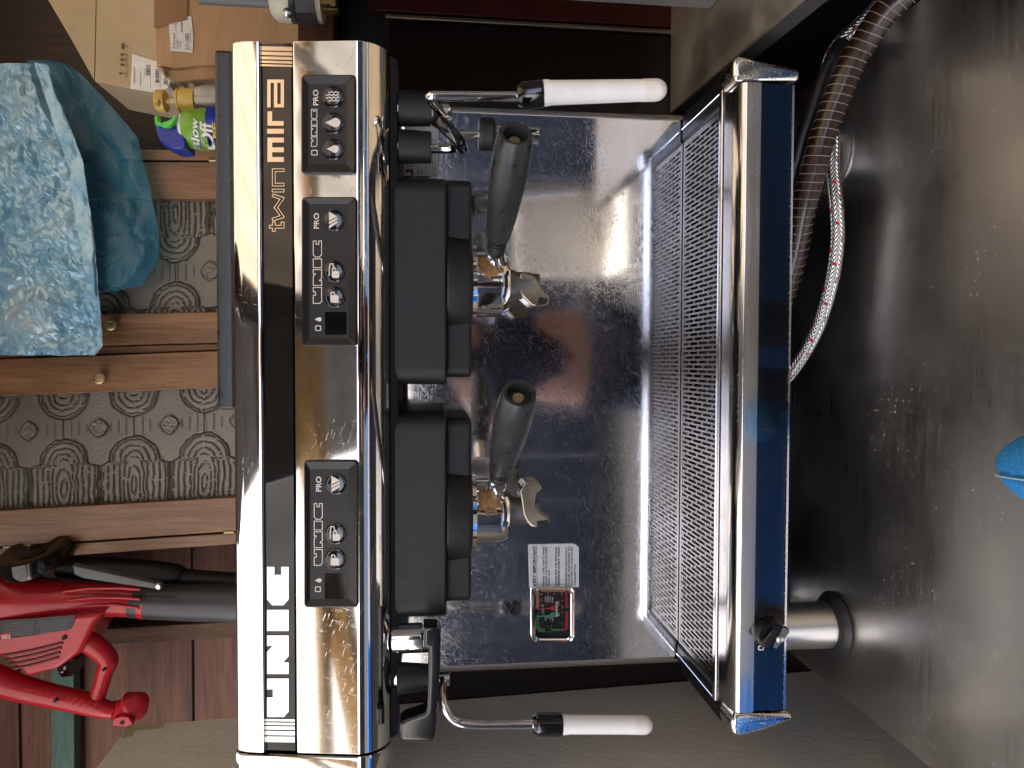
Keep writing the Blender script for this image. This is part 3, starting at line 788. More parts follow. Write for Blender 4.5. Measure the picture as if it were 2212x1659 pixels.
ink('company_line', PTB, 'CHRMEHEALTH', 289, 293, 181, 146, .0014, INK, tl)
ink('fine_print', PTB, 'HYDROGEN RX 5 1', 303, 306, 185, 150, .0014, INK, tl)
ink('fine_print', PTB, 'Product UPC', 312, 314.5, 165, 148, .0014, INK, tl)
decal('ruled_line', PTB, [q for a in (325, 347) for q in strokes([(a, 140), (a + 1, 190)], .6)], .0014, .0014, INK, tl)
ink('this_end_up', PTB, 'THIS END UP', 272, 276, 147, 116, .0008, INKB, tbx)
ink('fragile_print', PTB, 'FRAGILE', 272, 276, 169, 152, .0008, INKB, tbx)
arrow = [(0, .5), (.5, 1), (1, .5), (.7, .5), (.7, 0), (.3, 0), (.3, .5)]
decal('arrow_marks', PTB, [fit(arrow, 259, 270, y0, y0 - 8) for y0 in (144, 133, 122)], .0008, .0008, INKB, tbx)
umb = [(268 - 6 * math.sin(t), 100 - 8 * math.cos(t)) for t in [math.pi * k / 10 for k in range(11)]]
decal('umbrella_mark', PTB, [umb] + strokes([(267, 100), (276, 100), (276, 103)], 1.1), .0008, .0008, INKB, tbx)
decal('glass_mark', PTB, [[(258, 162), (258, 156), (263, 157.5), (263, 160.5)]] + strokes([(263, 159), (269, 159)], 1) + strokes([(269, 156), (269, 162)], 1), .0008, .0008, INKB, tbx)
# crumpled white paper
vs = []; npx = 26
for i in range(npx):
    for j in range(14):
        xi, yi = 362 + 80 * i / (npx - 1), 172 + 22 * j / 13 + (8 if i < 6 else 0)
        q = Vector((xi * .09, yi * .09, 4))
        w_ = A(xi, yi + noise.noise(q) * 6, y=1.235)
        vs.append((w_.x, w_.y - .02 * noise.noise(q * 1.6), w_.z + .004 * noise.noise(q * 2)))
pp = meshobj('torn_paper', vs, [(i * 14 + j, i * 14 + j + 1, (i + 1) * 14 + j + 1, (i + 1) * 14 + j) for i in range(npx - 1) for j in range(13)], pm('off_white_paper', (.50, .45, .38), .8, var=.15, vs=60), None, 50)
tag(pp, 'torn off-white packing paper beside the yellow pump bottle', 'paper')

# pump bottle
def axis_at(xi, yi, y): return A(xi, yi, y=y)
YB = 1.19
pb = thing('pump_bottle', 'pump bottle with yellow collar and round yellow head', 'bottle', A(655, 219, y=YB))
c0 = A(423, 219, y=YB); px1 = YB / FPX * 1.0
def zrel(xi): return A(xi, 219, y=YB).z
def vlathe(name, prof_px, yi, y, mat, parent, n=28, smooth=40):
    """turned about an upright axis: (radius in picture units, picture height)"""
    k = y / FPX
    c = A(prof_px[0][1], yi, y=y)
    return lathe_o(name, [(r * k, A(xi, yi, y=y).z) for r, xi in prof_px], (c.x, c.y, 0), (0, 0, 1), mat, parent, n, smooth)
vlathe('bottle_body', [(0, 654), (22, 654), (23, 640), (23, 445), (20, 430), (17, 422)], 218.5, YB, CLR, pb)
vlathe('inner_tube', [(10, 470), (10, 423)], 218.5, YB - .012, pm('milky_tube', (.5, .46, .40), .3), pb)
vlathe('collar', [(0, 424), (22.5, 424), (23.5, 422), (23.5, 394), (22, 392), (22, 390), (23.5, 389), (23.5, 385), (21, 383.5), (8, 383)], 218, YB, YEL, pb)
vlathe('stem', [(6.5, 384), (6.5, 370)], 219, YB, pm('white_stem', (.6, .56, .5), .35), pb)
hd = vlathe('pump_head', [(6, 371), (7, 362), (21, 359), (22.5, 356), (22, 341), (19, 338), (0, 337.5)], 219.5, YB, YEL, pb)
c = A(337.5, 220.5, y=YB - .022)
lathe_o('spout', [(.0022, -.006), (.0035, -.0062), (.0042, -.005), (.0042, .012), (0, .013)], c, (0, 1, .12), YEL, pb, 18)
# air duster can
YS = 1.175
cn = thing('spray_can', 'lime green and blue spray can with cobalt trigger cap', 'spray can', A(655, 280, y=YS))
vlathe('can_body', [(0, 654), (39, 654), (40.5, 650), (40.5, 456.5)], 280.5, YS, BLU, cn, 40)
vlathe('lime_band', [(40.6, 457), (40.7, 456), (40.7, 426), (40, 416), (37.5, 407), (35, 401.5)], 280.5, YS, GRN, cn, 40)
vlathe('white_shoulder', [(35, 402), (32, 396), (27, 391.5), (20, 389.5), (0, 389)], 280.5, YS, pm('white_enamel', (.7, .7, .7), .25), cn, 40)
cap = slab('trigger_cap', [(333, 268), (338, 262.5), (352, 268), (364, 275), (375, 275), (381, 262.5), (392, 262), (396, 278), (401, 300), (401, 321), (375, 322), (352, 312), (343, 301), (337, 285)], YS - .022, YS + .022, BLU, cn, .007, 4)
slab('trigger', [(338, 266), (345, 266.5), (352, 263), (362, 261), (371, 256), (376, 248), (380, 248.5), (379, 256), (372, 267), (363, 274), (352, 274)], YS - .030, YS - .018, GRB, cn, .002)
c = A(341, 258, y=YS - .026)
lathe_o('trigger_nozzle', [(.0026, -.011), (.0040, -.0112), (.0046, -.010), (.0046, .004), (0, .005)], c, (.75, .55, .25), GRB, cn, 18)
cc = A(440, 280.5, y=YS); cr = 40.7 * YS / FPX
def on_can(px):
    p_ = A(px[0], px[1], y=YS - cr * .8)
    dx = max(-cr * .999, min(cr * .999, p_.x - cc.x))
    return Vector((cc.x + dx, cc.y - math.sqrt(cr * cr - dx * dx) - .0009, p_.z))
SHD = pm('teal_letter_shadow', (.01, .09, .11), .4)
for (tx, o_, u_, v_) in (('Blow', (429, 321), (3, -60), (-17, -5)), ('Off', (461, 319), (0, -50), (-27, -4))):
    def back(px, f=on_can): q = f((px[0] + 1.6, px[1] - .6)); return q + Vector((0, .0004, 0))
    ink3('lettering_shadow', None, tx, o_, u_, v_, 0, SHD, cn, .055, place=back)
    ink3('lettering', None, tx, o_, u_, v_, 0, PRW, cn, .025, place=on_can)
ink3('lettering', None, 'FF', (472, 300), (0, -30), (-11, -2), 0, pm('yellow_print', (.75, .5, .03), .4), cn, .02, place=on_can)

# locking power plug hanging from above
YPL = .98
pg = thing('power_plug', 'black and white locking power plug hanging by its cord', 'plug', A(640, 0, y=YPL))
vlathe('cord', [(12, 430), (12, 590)], -4, YPL, pm('grey_cord', (.12, .12, .125), .5), pg, 18)
vlathe('cord_grip', [(0, 584), (30, 585), (38, 592), (43, 603), (45, 630), (0, 631)], -2, YPL, pm('cream_nylon', (.55, .52, .40), .4, var=.12, vs=40), pg, 20)
vlathe('body', [(0, 629.5), (46.5, 630), (47.5, 640), (46, 643), (49, 644), (50, 685), (0, 686)], -2, YPL, pm('scuffed_black_nylon', (.03, .03, .032), .45, var=.4, vs=60), pg, 10, 20)
vlathe('face_ring', [(0, 684.5), (46, 685), (47, 690), (46, 697), (0, 698)], -2, YPL, pm('stained_white_nylon', (.45, .42, .35), .45, var=.2, vs=50), pg, 28)
c = A(620, 27, y=YPL - .026)
lathe_o('screw', [(.0055, .004), (.0055, -.002), (.0035, -.0036), (0, -.004)], c, (.1, 1, 0), PLUG_STEEL, pg, 18)
slab('prong', [(696, 18), (730, 18), (730, 22), (696, 22)], YPL - .01, YPL + .002, GLD, pg, 0)
slab('brass_prong', [(692, -8), (724, -8), (724, 12), (714, 11), (714, 7), (692, 7)], YPL - .022, YPL - .02, GLD, pg, 0)

# red leaf blower on the wall
YBL = 1.43
bl = thing('leaf_blower', 'red electric leaf blower with black nozzle hanging on the wall', 'leaf blower', A(340, 1380, y=YBL))
kb = YBL / FPX
def ptube(name, pts, mat, n=26, dy=0.0, sq=1.0, segs=8):
    """rounded limb through picture points (x, y, radius), all at the blower's depth"""
    ps = [A(a, b, y=YBL + dy) for a, b, r_ in pts]; sp_ = spline(ps, segs)
    rs = spline([Vector((r_ * kb, 0, 0)) for a, b, r_ in pts], segs)
    bm = bmesh.new(); tube(bm, sp_, [max(.001, q.x) for q in rs], n, sq)
    return obj(name, bm, mat, bl, 50)
ptube('vacuum_tube', [(130, 1224, 24), (300, 1236, 28), (380, 1244, 26), (400, 1250, 22), (570, 1262, 22)], BLK, dy=.10)
ptube('nozzle', [(285, 1300, 33), (340, 1300, 37), (425, 1301, 40), (570, 1302, 43)], pm('charcoal_tube_plastic', (.036, .037, .039), .34, var=.15, vs=20), dy=.05)
ptube('fan_housing', [(-70, 1292, 48), (-20, 1294, 60), (40, 1297, 57), (100, 1298, 48), (160, 1297, 40), (230, 1297, 34), (285, 1299, 33), (320, 1301, 36)], RED, dy=.05)
for pts in ([(137, 1278), (190, 1271), (260, 1270), (303, 1273)], [(150, 1296), (200, 1291), (260, 1291), (303, 1294)], [(145, 1314), (190, 1308), (250, 1307), (300, 1313)]):
    tube_o('moulded_rib', [A(a, b, y=YBL + .0165) for a, b in pts], .0032, RED, bl, 8)
c = A(84, 1212, y=YBL + .05)
bm = bmesh.new(); lathe(bm, [(.066, .0), (.068, .012), (.060, .03), (.045, .032), (.02, .02), (0, .018)], c, (.85, -.3, .15), 40)
obj('intake_cover', bm, BLG, bl)
slab('grey_strap', [(155, 1221), (200, 1230), (260, 1243), (342, 1261), (349, 1266), (347, 1272), (338, 1273), (260, 1262), (180, 1250), (160, 1242)], YBL - .012, YBL + .004, GRY, bl, .003)
c = A(342, 1267, y=YBL - .013)
lathe_o('strap_screw', [(.0062, .003), (.0062, -.001), (.004, -.003), (0, -.003)], c, (0, 1, 0), PLUG_STEEL, bl, 16)
mh = slab('motor_housing', [(-60, 1346), (0, 1343), (140, 1331), (222, 1323), (203, 1350), (172, 1412), (122, 1446), (60, 1463), (44, 1452), (5, 1420), (-60, 1420)], YBL - .004, YBL + .10, RED, bl, .010, 4)
for k in range(4):
    a0, b0, a1, b1 = 8 + 7 * k, 1416 + 9.5 * k, 136 - 3 * k, 1388 + 10.5 * k
    tube_o('louvre', [A(a0, b0, y=YBL - .004), A((a0 + a1) / 2, (b0 + b1) / 2 + 2, y=YBL - .004), A(a1, b1, y=YBL - .004)], .0030, REDD, mh, 8)
PBL = Pl((0, YBL - .0042, 0), (0, -1, 0))
wl = decal('warning_label', PBL, [[(-40, 1345), (9, 1339), (90, 1334), (163, 1328), (160, 1345), (154, 1358), (75, 1372), (0, 1382), (-40, 1387)]], .0006, .0012, INK, mh)
for (sx, sy, wd, n_) in ((72, 1343, 60, 6), (150, 1338, 66, 6)):
    lines = []
    for k in range(n_):
        q = 0.0
        while q < wd - 3 * k * (sx > 100):
            seg = random.uniform(3, 9); lines += strokes([(sx - 1.5 * k * (sx > 100) - q, sy + 4.8 * k + q * .075), (sx - 1.5 * k * (sx > 100) - q - seg + 1.2, sy + 4.8 * k + (q + seg) * .075)], 1.6); q += seg
    decal('print_lines', PBL, lines, .0016, .0016, GRY, wl)
decal('red_badge', PBL, [[(2, 1369), (24, 1366), (26, 1378), (4, 1382)]], .0018, .0022, GRD, wl)
ink3('badge_word', PBL, 'TORO', (24, 1369), (-19, 2.8), (.8, 8), .0026, PRW, wl, .02)
ptube('handle_strut', [(176, 1380, 22), (205, 1396, 22), (233, 1424, 20), (226, 1452, 17), (217, 1485, 16), (206, 1515, 17)], RED, dy=.03)
ptube('handle', [(-60, 1448, 28), (0, 1471, 29), (37, 1485, 27), (107, 1502, 24), (175, 1517, 23), (217, 1529, 20), (247, 1538, 14)], RED, dy=.025)
for k in range(15):
    a = 2 + k * 14.5; b = 1478 + k * 3.05
    tube_o('grip_rib', [A(a + 6, b - 4, y=YBL + .0045), A(a + 2, b + 5, y=YBL + .0045), A(a - 5, b + 12, y=YBL + .0045)], .0013, RED, bl, 6)
ptube('handle_foot', [(222, 1530, 14), (250, 1533, 19), (272, 1532, 27), (290, 1524, 32), (306, 1510, 20), (313, 1503, 10)], RED, dy=.035)
slab('handle_lug', [(241, 1569), (245, 1553), (262, 1547), (278, 1549), (286, 1560), (283, 1571)], YBL - .006, YBL + .01, RED, bl, .003)
for (a, b, r_) in ((264, 1561, 4.5), (138, 1378, 5), (224, 1447, 4), (119, 1514, 4)):
    c = A(a, b, y=YBL - .007)
    lathe_o('screw_hole', [(r_ * .0009, .006), (r_ * .0009, 0), (r_ * .0005, .0005), (0, .0006)], c, (0, 1, 0), BLKV, bl, 14)
c = A(150, 1430, y=YBL + .04)
bm = bmesh.new(); a_, b_2, d_ = basis((-.45, -.45, -.75))
for k in range(2): pass
rings = []
for (r_, h_) in ((.020, .0), (.024, .002), (.024, .014), (.021, .017), (0, .017)):
    ring = []
    for q in range(36):
        rr = r_ * (1 + .07 * math.cos(q * math.pi / 2)) if r_ else 0
        ring.append(c + d_ * h_ + (a_ * math.cos(2 * math.pi * q / 36) + b_2 * math.sin(2 * math.pi * q / 36)) * rr)
    rings.append([bm.verts.new(v) for v in ring] if r_ else [bm.verts.new(c + d_ * h_)])
for p_, q_ in zip(rings, rings[1:]):
    for k in range(36):
        k2 = (k + 1) % 36
        if len(q_) == 1: bm.faces.new((p_[k], p_[k2], q_[0]))
        else: bm.faces.new((p_[k], p_[k2], q_[k2], q_[k]))
obj('speed_knob', bm, BLG, bl)

# ================================================================== the espresso machine
XL, XR = -.4195, .3350
TILT = R(8)
FACE = Pl((0, .7615, .593), (0, -math.cos(TILT), math.sin(TILT)))
def fy(z): return .7615 + (z - .593) * math.tan(TILT)      # depth of the leaning front at height z
mach = thing('espresso_machine', 'two group chrome espresso machine standing on the steel counter', 'espresso machine', (-.0425, .86, 0))
ZT = FACE.hit(500, 787).z; Z1 = FACE.hit(558, 787).z; Z2 = FACE.hit(634, 787).z; Z3 = FACE.hit(770, 787).z; Z4 = zz(842, .785)
# upper housing: top strip, black name band, front panel with rolled lower edge
def arc(cy_, cz_, ry, rz, a0, a1, n=10): return [(cy_ + ry * math.cos(R(a0 + (a1 - a0) * k / n)), cz_ + rz * math.sin(R(a0 + (a1 - a0) * k / n))) for k in range(n + 1)]
top = [(.84, ZT), (.84, Z1 - .004)] + [(fy(Z1), Z1 - .004), (fy(Z1) - .001, Z1)] + [(fy(ZT - .012), ZT - .012)] + arc(fy(ZT) + .012, ZT - .012, .0125, .012, 180, 90, 8)
prof_x('top_strip', top, XL, XR, CH, mach, 40, .0008)
sg = [(.82, Z1 - .0042), (.82, Z2 + .0012), (fy(Z2) + .0035, Z2 + .0012), (fy(Z1) + .0035, Z1 - .0042)]
sign = prof_x('name_band', sg, XL + .001, XR - .001, SGN, mach, 30)
roll = arc(fy(Z3) + .034, Z3, .034, Z3 - Z4, 180, 262, 18)
fp = [(.81, Z2), (fy(Z2) + .003, Z2), (fy(Z2), Z2 - .0025)] + roll + [(.81, Z4 + .001)]
front = prof_x('front_panel', fp, XL, XR, CH, mach, 40, .0008)
# left end cheek
ck = [(.84, ZT + .002)] + [(y - .002, z + .002) for y, z in arc(fy(ZT) + .012, ZT - .012, .0125, .012, 90, 180, 8)] + [(fy(Z3) - .002, Z3)] + [(y - .002, z - .001) for y, z in roll[1:]] + [(.84, Z4 - .001)]
prof_x('end_cheek', ck, XL - .024, XL - .0012, CH, mach, 40, .004)
box('housing', XL - .02, XR - .003, .842, 1.06, .565, ZT - .004, BLKV, mach, .004)
box('under_frame', XL - .004, XR - .004, .812, .95, .556, Z4 + .02, BLK, mach, .003)
prof_x('gasket', [(.792, Z4 - .0005), (.80, Z4 - .0075), (.842, Z4 - .0075), (.842, Z4 + .004), (.808, Z4 + .002)], XL, XR - .002, BLKV, mach, 30)
# cup rail of black rubber lying on the top
zr = zz(498, .80)
box('rubber_rail', xx(885, .80, 480), xx(110, .80, 480), .796, .832, ZT + .0008, zz(470, .80), RUB, mach, .004, 3)

# --- name band lettering
SG = Pl((0, fy(Z1) + .0035, Z1), FACE.n)
nm = [p for p in logo(577.5, 624, 1548, 1224)]
decal('maker_letters', SG, nm, .0003, .0008, CH, sign)
bars = []
for (a, b) in ((1551.5, 1556), (1559, 1564), (1567, 1574), (1577, 1586), (1589, 1601)):
    bars.append([(567, a + 1), (637, a + 2), (637, b + 2), (567, b + 1)])
for (a, b) in ((141, 145), (133, 138), (124, 130), (113.5, 121), (102, 111)):
    bars.append([(554, a - 2), (631.5, a), (631.5, b), (554, b - 2)])
RUSTC = metal('worn_mirror_print', (.74, .60, .46), .10, cloud=.25, dust=.5)
decal('band_stripes', SG, bars[:5], .0003, .0006, CH, sign)
decal('band_stripes', SG, bars[5:], .0003, .0006, RUSTC, sign)
def letters(glyphs, xt, xb, wd):
    out = []
    for (lines, yl, yr) in glyphs:
        for ln in lines: out += strokes(fit(ln, xt, xb, yl, yr), wd)
    return out
gm = [[(0, 0), (0, 1)], [(0, 1), (1, 1)], [(.5, 1), (.5, 0)], [(1, 1), (1, 0)]]
gi = [[(.5, 0), (.5, .72)], [(.5, .88), (.5, 1.02)]]
gr = [[(0, 0), (0, 1)], [(0, 1), (1, 1)]]
ga = [[(0, 1), (1, 1)], [(1, 1), (1, 0)], [(1, 0), (0, 0)], [(0, 0), (0, .5)], [(0, .5), (1, .5)]]
gn = [[(0, 0), (0, 1)], [(0, 1), (1, 1)], [(1, 1), (1, 0)]]
gt = [[(.5, 1.35), (.5, 0)], [(0, 1), (1, 1)], [(.5, 0), (1, 0)]]
gw = [[(0, 1), (.12, .05), (.5, .75), (.88, .05), (1, 1)]]
decal('model_letters', SG, letters([(gm, 345, 303), (gi, 288, 280)], 583.5, 608.5, 10.5) + letters([(gr, 267, 246)], 583.5, 608.5, 10) + letters([(ga, 229, 176)], 581.5, 610.5, 7.2), .0003, .0007, RUSTC, sign)
tw = [(gt, 497, 483), (gw, 474, 423), (gi, 417, 407), (gn, 399, 368)]
decal('model_outline', SG, letters(tw, 592, 611, 7.6), .0003, .0006, RUSTC, sign)
decal('model_outline_core', SG, letters(tw, 592, 611, 4.4), .0007, .0009, SGN, sign)

# --- keypads
def keypad(x0, x1, y0, y1, ix0, ix1, iy0, iy1):
    bm = bmesh.new(); loops = []
    for (a0, a1, b0, b1, r_, h_) in ((x0, x1, y0, y1, 9, 0.0), (x0, x1, y0, y1, 9, .0030), (x0 + 3, x1 - 3, y0 + 3, y1 - 3, 7, .0046), (ix0, ix1, iy0, iy1, 1.5, .0012), (ix0, ix1, iy0, iy1, 1.5, -.001)):
        loops.append([bm.verts.new(FACE.hit(a, b, h_)) for a, b in rrect(a0, a1, b0, b1, r_, 4)])
    for p_, q_ in zip(loops, loops[1:]):
        n_ = len(p_)
        for k in range(n_): bm.faces.new((p_[k], p_[(k + 1) % n_], q_[(k + 1) % n_], q_[k]))
    k_ = obj('keypad', bm, BZL, mach, 30)
    decal('film', FACE, [rrect(ix0, ix1, iy0, iy1, 1.5, 3)], .0008, .0009, PNL, k_)
    return k_
def button(kp, xc, yc, r_=22.5):
    c_ = FACE.hit(xc, yc, .0009); k = c_.y / FPX
    b_ = lathe_o('button', [(r_ * k, 0), (r_ * k, .0011), (r_ * .90 * k, .0016), (r_ * .86 * k, .0007), (r_ * .80 * k, .0006), (r_ * .74 * k, .0016), (r_ * .4 * k, .0022), (0, .0024)], c_, FACE.n, BLG, kp, 36)
    return b_
def icon(b_, polys, mat=PRN): decal('icon', FACE, polys, .0035, .0037, mat, b_)
def drop(xc, yc, s): return [(xc - s * 1.25, yc)] + [(xc + s * .45 - s * .78 * math.cos(R(t)), yc + s * .78 * math.sin(R(t))) for t in range(50, 311, 20)]
def cup_icon(xc, yc, s=1.0):
    b = rrect(xc - 9 * s, xc + 10 * s, yc - 5 * s, yc + 12 * s, 4 * s, 3)
    return [b] + strokes([(xc - 7 * s, yc - 5 * s), (xc - 7 * s, yc - 11.5 * s), (xc - 1 * s, yc - 11.5 * s), (xc + 2 * s, yc - 5 * s)], 2.4 * s)
def tri_icon(xc, yc):
    return [[(xc - 9, yc - 18), (xc - 9, yc + 1), (xc + 9, yc - 8)], [(xc - 9, yc + 3), (xc - 9, yc + 9), (xc + 9, yc - 1), (xc + 9, yc - 6)], [(xc - 9, yc + 11), (xc - 9, yc + 18), (xc + 9, yc + 6), (xc + 9, yc + 1)]]
# right keypad: water and steam
k1 = keypad(653, 770.5, 164, 377, 666.5, 749.5, 183, 355)
for q, yc in enumerate((211, 267.5, 324)):
    b_ = button(k1, 720.5, yc)
    if q == 0:
        wv = []
        for i_, off in enumerate((-9, -3, 3, 9)):
            ln = [(707 + (5 if i_ in (0, 3) else 0) + k * 2.2, yc + off + 1.4 * math.sin(k * 1.55)) for k in range(13 - (2 if i_ in (0, 3) else 0))]
            wv += strokes(ln, 2.0)
        icon(b_, wv)
    else: icon(b_, [drop(721, yc, 13 if q == 1 else 10.5)])
ink('pro_word', FACE, 'PRO', 677, 688.5, 228.5, 194.5, .0012, PRN, k1, .02)
decal('maker_outline', FACE, [s_ for p_ in logo(673.5, 685.5, 317, 237) for s_ in strokes(p_, 1.5, True)], .0012, .0012, PRN, k1)
decal('status_mark', FACE, strokes(rrect(674, 686, 325.5, 335.5, 2, 2), 1.8, True), .0012, .0012, PRN, k1)
for (kx, ky, args, pro, tri, lg, cups, dm, sq, dsp) in (
        (0, 0, (654, 773, 427, 748, 668.5, 753.5, 441, 731), (678.5, 690, 494.5, 460.5), (722, 477), (677.5, 695.5, 655.5, 521), ((723.5, 587, 2), (724, 642, 1)), (688, 690), (688, 709), (703, 749, 674, 723)),
        (0, 0, (659, 775.5, 993, 1310, 670, 754, 1013, 1294), (683, 695, 1061.5, 1029), (727, 1044.5), (679.5, 697, 1220.5, 1087), ((725.5, 1152, 2), (725, 1207, 1)), (688, 1253), (687.5, 1272), (702, 750, 1238, 1293))):
    k_ = keypad(*args)
    ink('pro_word', FACE, 'PRO', pro[0], pro[1], pro[2], pro[3], .0012, PRN, k_, .02)
    icon(button(k_, *tri), tri_icon(*tri))
    decal('maker_outline', FACE, [s_ for p_ in logo(*lg) for s_ in strokes(p_, 1.7, True)], .0012, .0012, PRN, k_)
    for (xc, yc, n_) in cups:
        b_ = button(k_, xc, yc)
        if n_ == 1: icon(b_, cup_icon(xc, yc + 1, .95))
        else:
            icon(b_, cup_icon(xc + 3, yc + 4, .85))
            icon(b_, [s_ for s_ in strokes([(xc - 10, yc + 9), (xc - 10, yc - 5), (xc - 8, yc - 16), (xc - 2, yc - 16), (xc - 1, yc - 9), (xc + 2, yc - 8)], 2.2)])
    decal('drop_mark', FACE, [drop(dm[0], dm[1], 6)], .0012, .0012, PRN, k_)
    decal('status_mark', FACE, strokes(rrect(sq[0] - 5.5, sq[0] + 5.5, sq[1] - 5, sq[1] + 5, 2, 2), 1.8, True), .0012, .0012, PRN, k_)
    decal('display', FACE, [rrect(dsp[0], dsp[1], dsp[2], dsp[3], 1, 2)], .0009, .0013, DSP, k_)

# --- splash panel at the back
YS_ = .955
box('splash_panel', A(1460, 1437, y=YS_).x, A(1468, 243, y=YS_).x, YS_, YS_ + .05, .150, .568, SPL, mach, .013, 6)
PB = Pl((0, YS_, 0), (0, -1, 0))
pl_ = decal('rating_plate', PB, [[(874, 268), (947, 268), (946, 380), (872, 380)]], .0005, .0011, pm('silver_plate', (.42, .42, .42), .4), mach)
decal('plate_block', PB, [[(876, 366), (893, 366), (893, 380), (888, 380), (888, 373), (876, 373)]], .0014, .0014, INK, pl_)
ink('plate_print', PB, 'Man:\n0651\nDate', 878, 893, 362, 344, .0014, INK, pl_)
ink('plate_print', PB, '50/60HZ', 902, 907, 379, 362, .0014, INK, pl_)
ink('plate_print', PB, '4100W', 909, 914, 379, 366, .0014, INK, pl_)
ink('plate_print', PB, '174 PSI   Inlet', 917, 922, 379, 340, .0014, INK, pl_)
decal('plate_rule', PB, [q for a in (927, 934, 940) for q in strokes([(a, 300), (a, 378)], 1.0)], .0014, .0014, GRY, pl_)
# maker's caution sticker
st_ = decal('caution_sticker', PB, [[(1140.5, 1177.5), (1142.5, 1175.5), (1238, 1174), (1243, 1176), (1250, 1182), (1250, 1266.5), (1248, 1268), (1146, 1270.5), (1143, 1269)]], .0005, .0011, STK, mach)
ink('heading', PB, 'VERY IMPORTANT', 1150.5, 1157.5, 1266, 1178.5, .0015, INK, st_, .035)
decal('underline', PB, strokes([(1160, 1266), (1159, 1178)], .9), .0015, .0015, INK, st_)
for k, (s_, a) in enumerate((('RINSE THE UNITS AND', 1172), ('CLEAN THE FILTER HOLDERS', 1178), ('EVERY DAY', 1184), ('CLEAN THE THE DIFFUSION', 1199), ('SCREENS EVERY WEEK', 1205), ('REGENERATE PERIODICALLY', 1221), ('YOUR SOFTENER IN', 1227), ('FUNCTION OF YOUR WATER', 1233), ('CONSUMPTION', 1240))):
    wd = {2: 34, 8: 46}.get(k, 83)
    ink('print_line', PB, s_, a - .4, a + 3.9, 1263.5, 1263.5 - wd, .0015, INK, st_, .03)
crk = [(1199, 1232), (1202, 1238), (1200, 1245), (1206, 1253), (1208, 1262), (1206, 1268)]
decal('crease', PB, strokes(crk, 1.0), .0015, .0016, GRY, st_)
# pressure gauge
gx0, gx1, gy0, gy1 = 1146, 1240, 1262, 1385
bm = bmesh.new(); loops = []
for (ins, h_, r_) in ((0, 0.0, 17), (0, .0050, 17), (2, .0075, 15.5), (5, .0068, 13.5), (7, .0078, 12.5), (9.5, .0068, 11), (11, .0015, 10)):
    loops.append([bm.verts.new(PB.hit(a, b, h_)) for a, b in rrect(gx0 + ins, gx1 - ins, gy0 + ins, gy1 - ins, r_, 6)])
for p_, q_ in zip(loops, loops[1:]):
    n_ = len(p_)
    for k in range(n_): bm.faces.new((p_[k], p_[(k + 1) % n_], q_[(k + 1) % n_], q_[k]))
gg = obj('pressure_gauge', bm, CHP, mach, 40)
decal('dial', PB, [rrect(gx0 + 10, gx1 - 10, gy0 + 10, gy1 - 10, 10, 4)], .0014, .0018, pm('gauge_black', (.008, .008, .008), .35), gg)
def band(poly, mat, nm_='scale_band'): decal(nm_, PB, poly, .0022, .0022, mat, gg)
band([[(1158, 1292), (1158, 1272), (1164, 1277), (1164, 1292)], [(1166, 1271), (1180, 1271), (1180, 1277), (1168, 1277)], [(1181, 1271), (1222, 1273), (1218, 1278), (1181, 1277)]], GSL)
band([[(1158, 1312), (1158, 1290), (1164, 1290), (1164, 1312)]], GSL)
band([[(1180, 1269.5), (1224, 1270.5), (1226, 1312), (1221, 1312), (1220, 1276), (1180, 1273)]], GRD)
band([[(1221, 1319), (1226, 1319), (1226, 1356), (1222, 1361), (1212, 1361), (1212, 1357), (1220, 1356)]], GRD)
band([[(1157, 1327), (1163, 1326), (1164, 1352), (1168, 1357), (1212, 1357), (1212, 1362), (1164, 1364), (1158, 1356)]], GGR)
band([[(1178, 1357.5), (1190, 1357.5), (1190, 1363.5), (1178, 1363.5)]], PRW)
tk = []
for k in range(14): tk += strokes([(1164 + k * 4, 1277.5), (1164 + k * 4, 1272)], .5)
for k in range(10): tk += strokes([(1164, 1330 + k * 3), (1158, 1330 + k * 3)], .5)
decal('tick_marks', PB, tk, .0024, .0024, INK, gg)
for (s_, a, b) in (('0', 1167, 1308), ('0,5', 1167, 1299), ('1', 1167, 1284), ('1,5', 1181, 1285), ('2', 1195, 1283), ('2,5', 1211, 1286), ('3', 1212, 1298), ('3,5', 1212, 1313)):
    ink('scale_number', PB, s_, a, a + 4.5, b, b - 2.9 * max(1, len(s_) - .4), .0022, GSL, gg, .02)
for (s_, a, b, m_) in (('0', 1167, 1323, GGR), ('5', 1168, 1345, GGR), ('10', 1189, 1355, GGR), ('15', 1213, 1350, GGR), ('20', 1212, 1324, GRD)):
    ink('scale_number', PB, s_, a, a + 4.5, b, b - 3.0 * len(s_), .0022, m_, gg, .02)
for (s_, a, b, wd) in (('STEAM', 1178, 1300, 12), ('VAPEUR', 1183, 1301, 15), ('VAPOR', 1188, 1300, 13), ('DAMPF', 1193, 1301, 13), ('WATER', 1178, 1340, 13), ('EAU', 1183, 1334, 8), ('AGUA', 1188, 1337, 11), ('WASSER', 1193, 1342, 15), ('CL.2,5', 1206, 1308, 11), ('BAR', 1206, 1330, 8)):
    ink('dial_word', PB, s_, a - 1.6, a + 1.8, b, b - wd, .0022, PRW, gg, .015)
ink3('dial_script', PB, 'CEWAL', (1176, 1330), (-3, -27), (-4, 0), .0022, PRW, gg, .01)
decal('dial_logo', PB, logo(1199.5, 1204, 1331, 1298), .0022, .0022, PRW, gg)
decal('red_needle', PB, strokes([(1156, 1312.5), (1192, 1311.5)], 2.2) + [circ(1194, 1311, 6, 20)], .0032, .0040, NDR, gg)
decal('green_needle', PB, strokes([(1156, 1330), (1190, 1326)], 2.0) + [circ(1193, 1325.5, 6, 20)], .0042, .0050, NDG, gg)
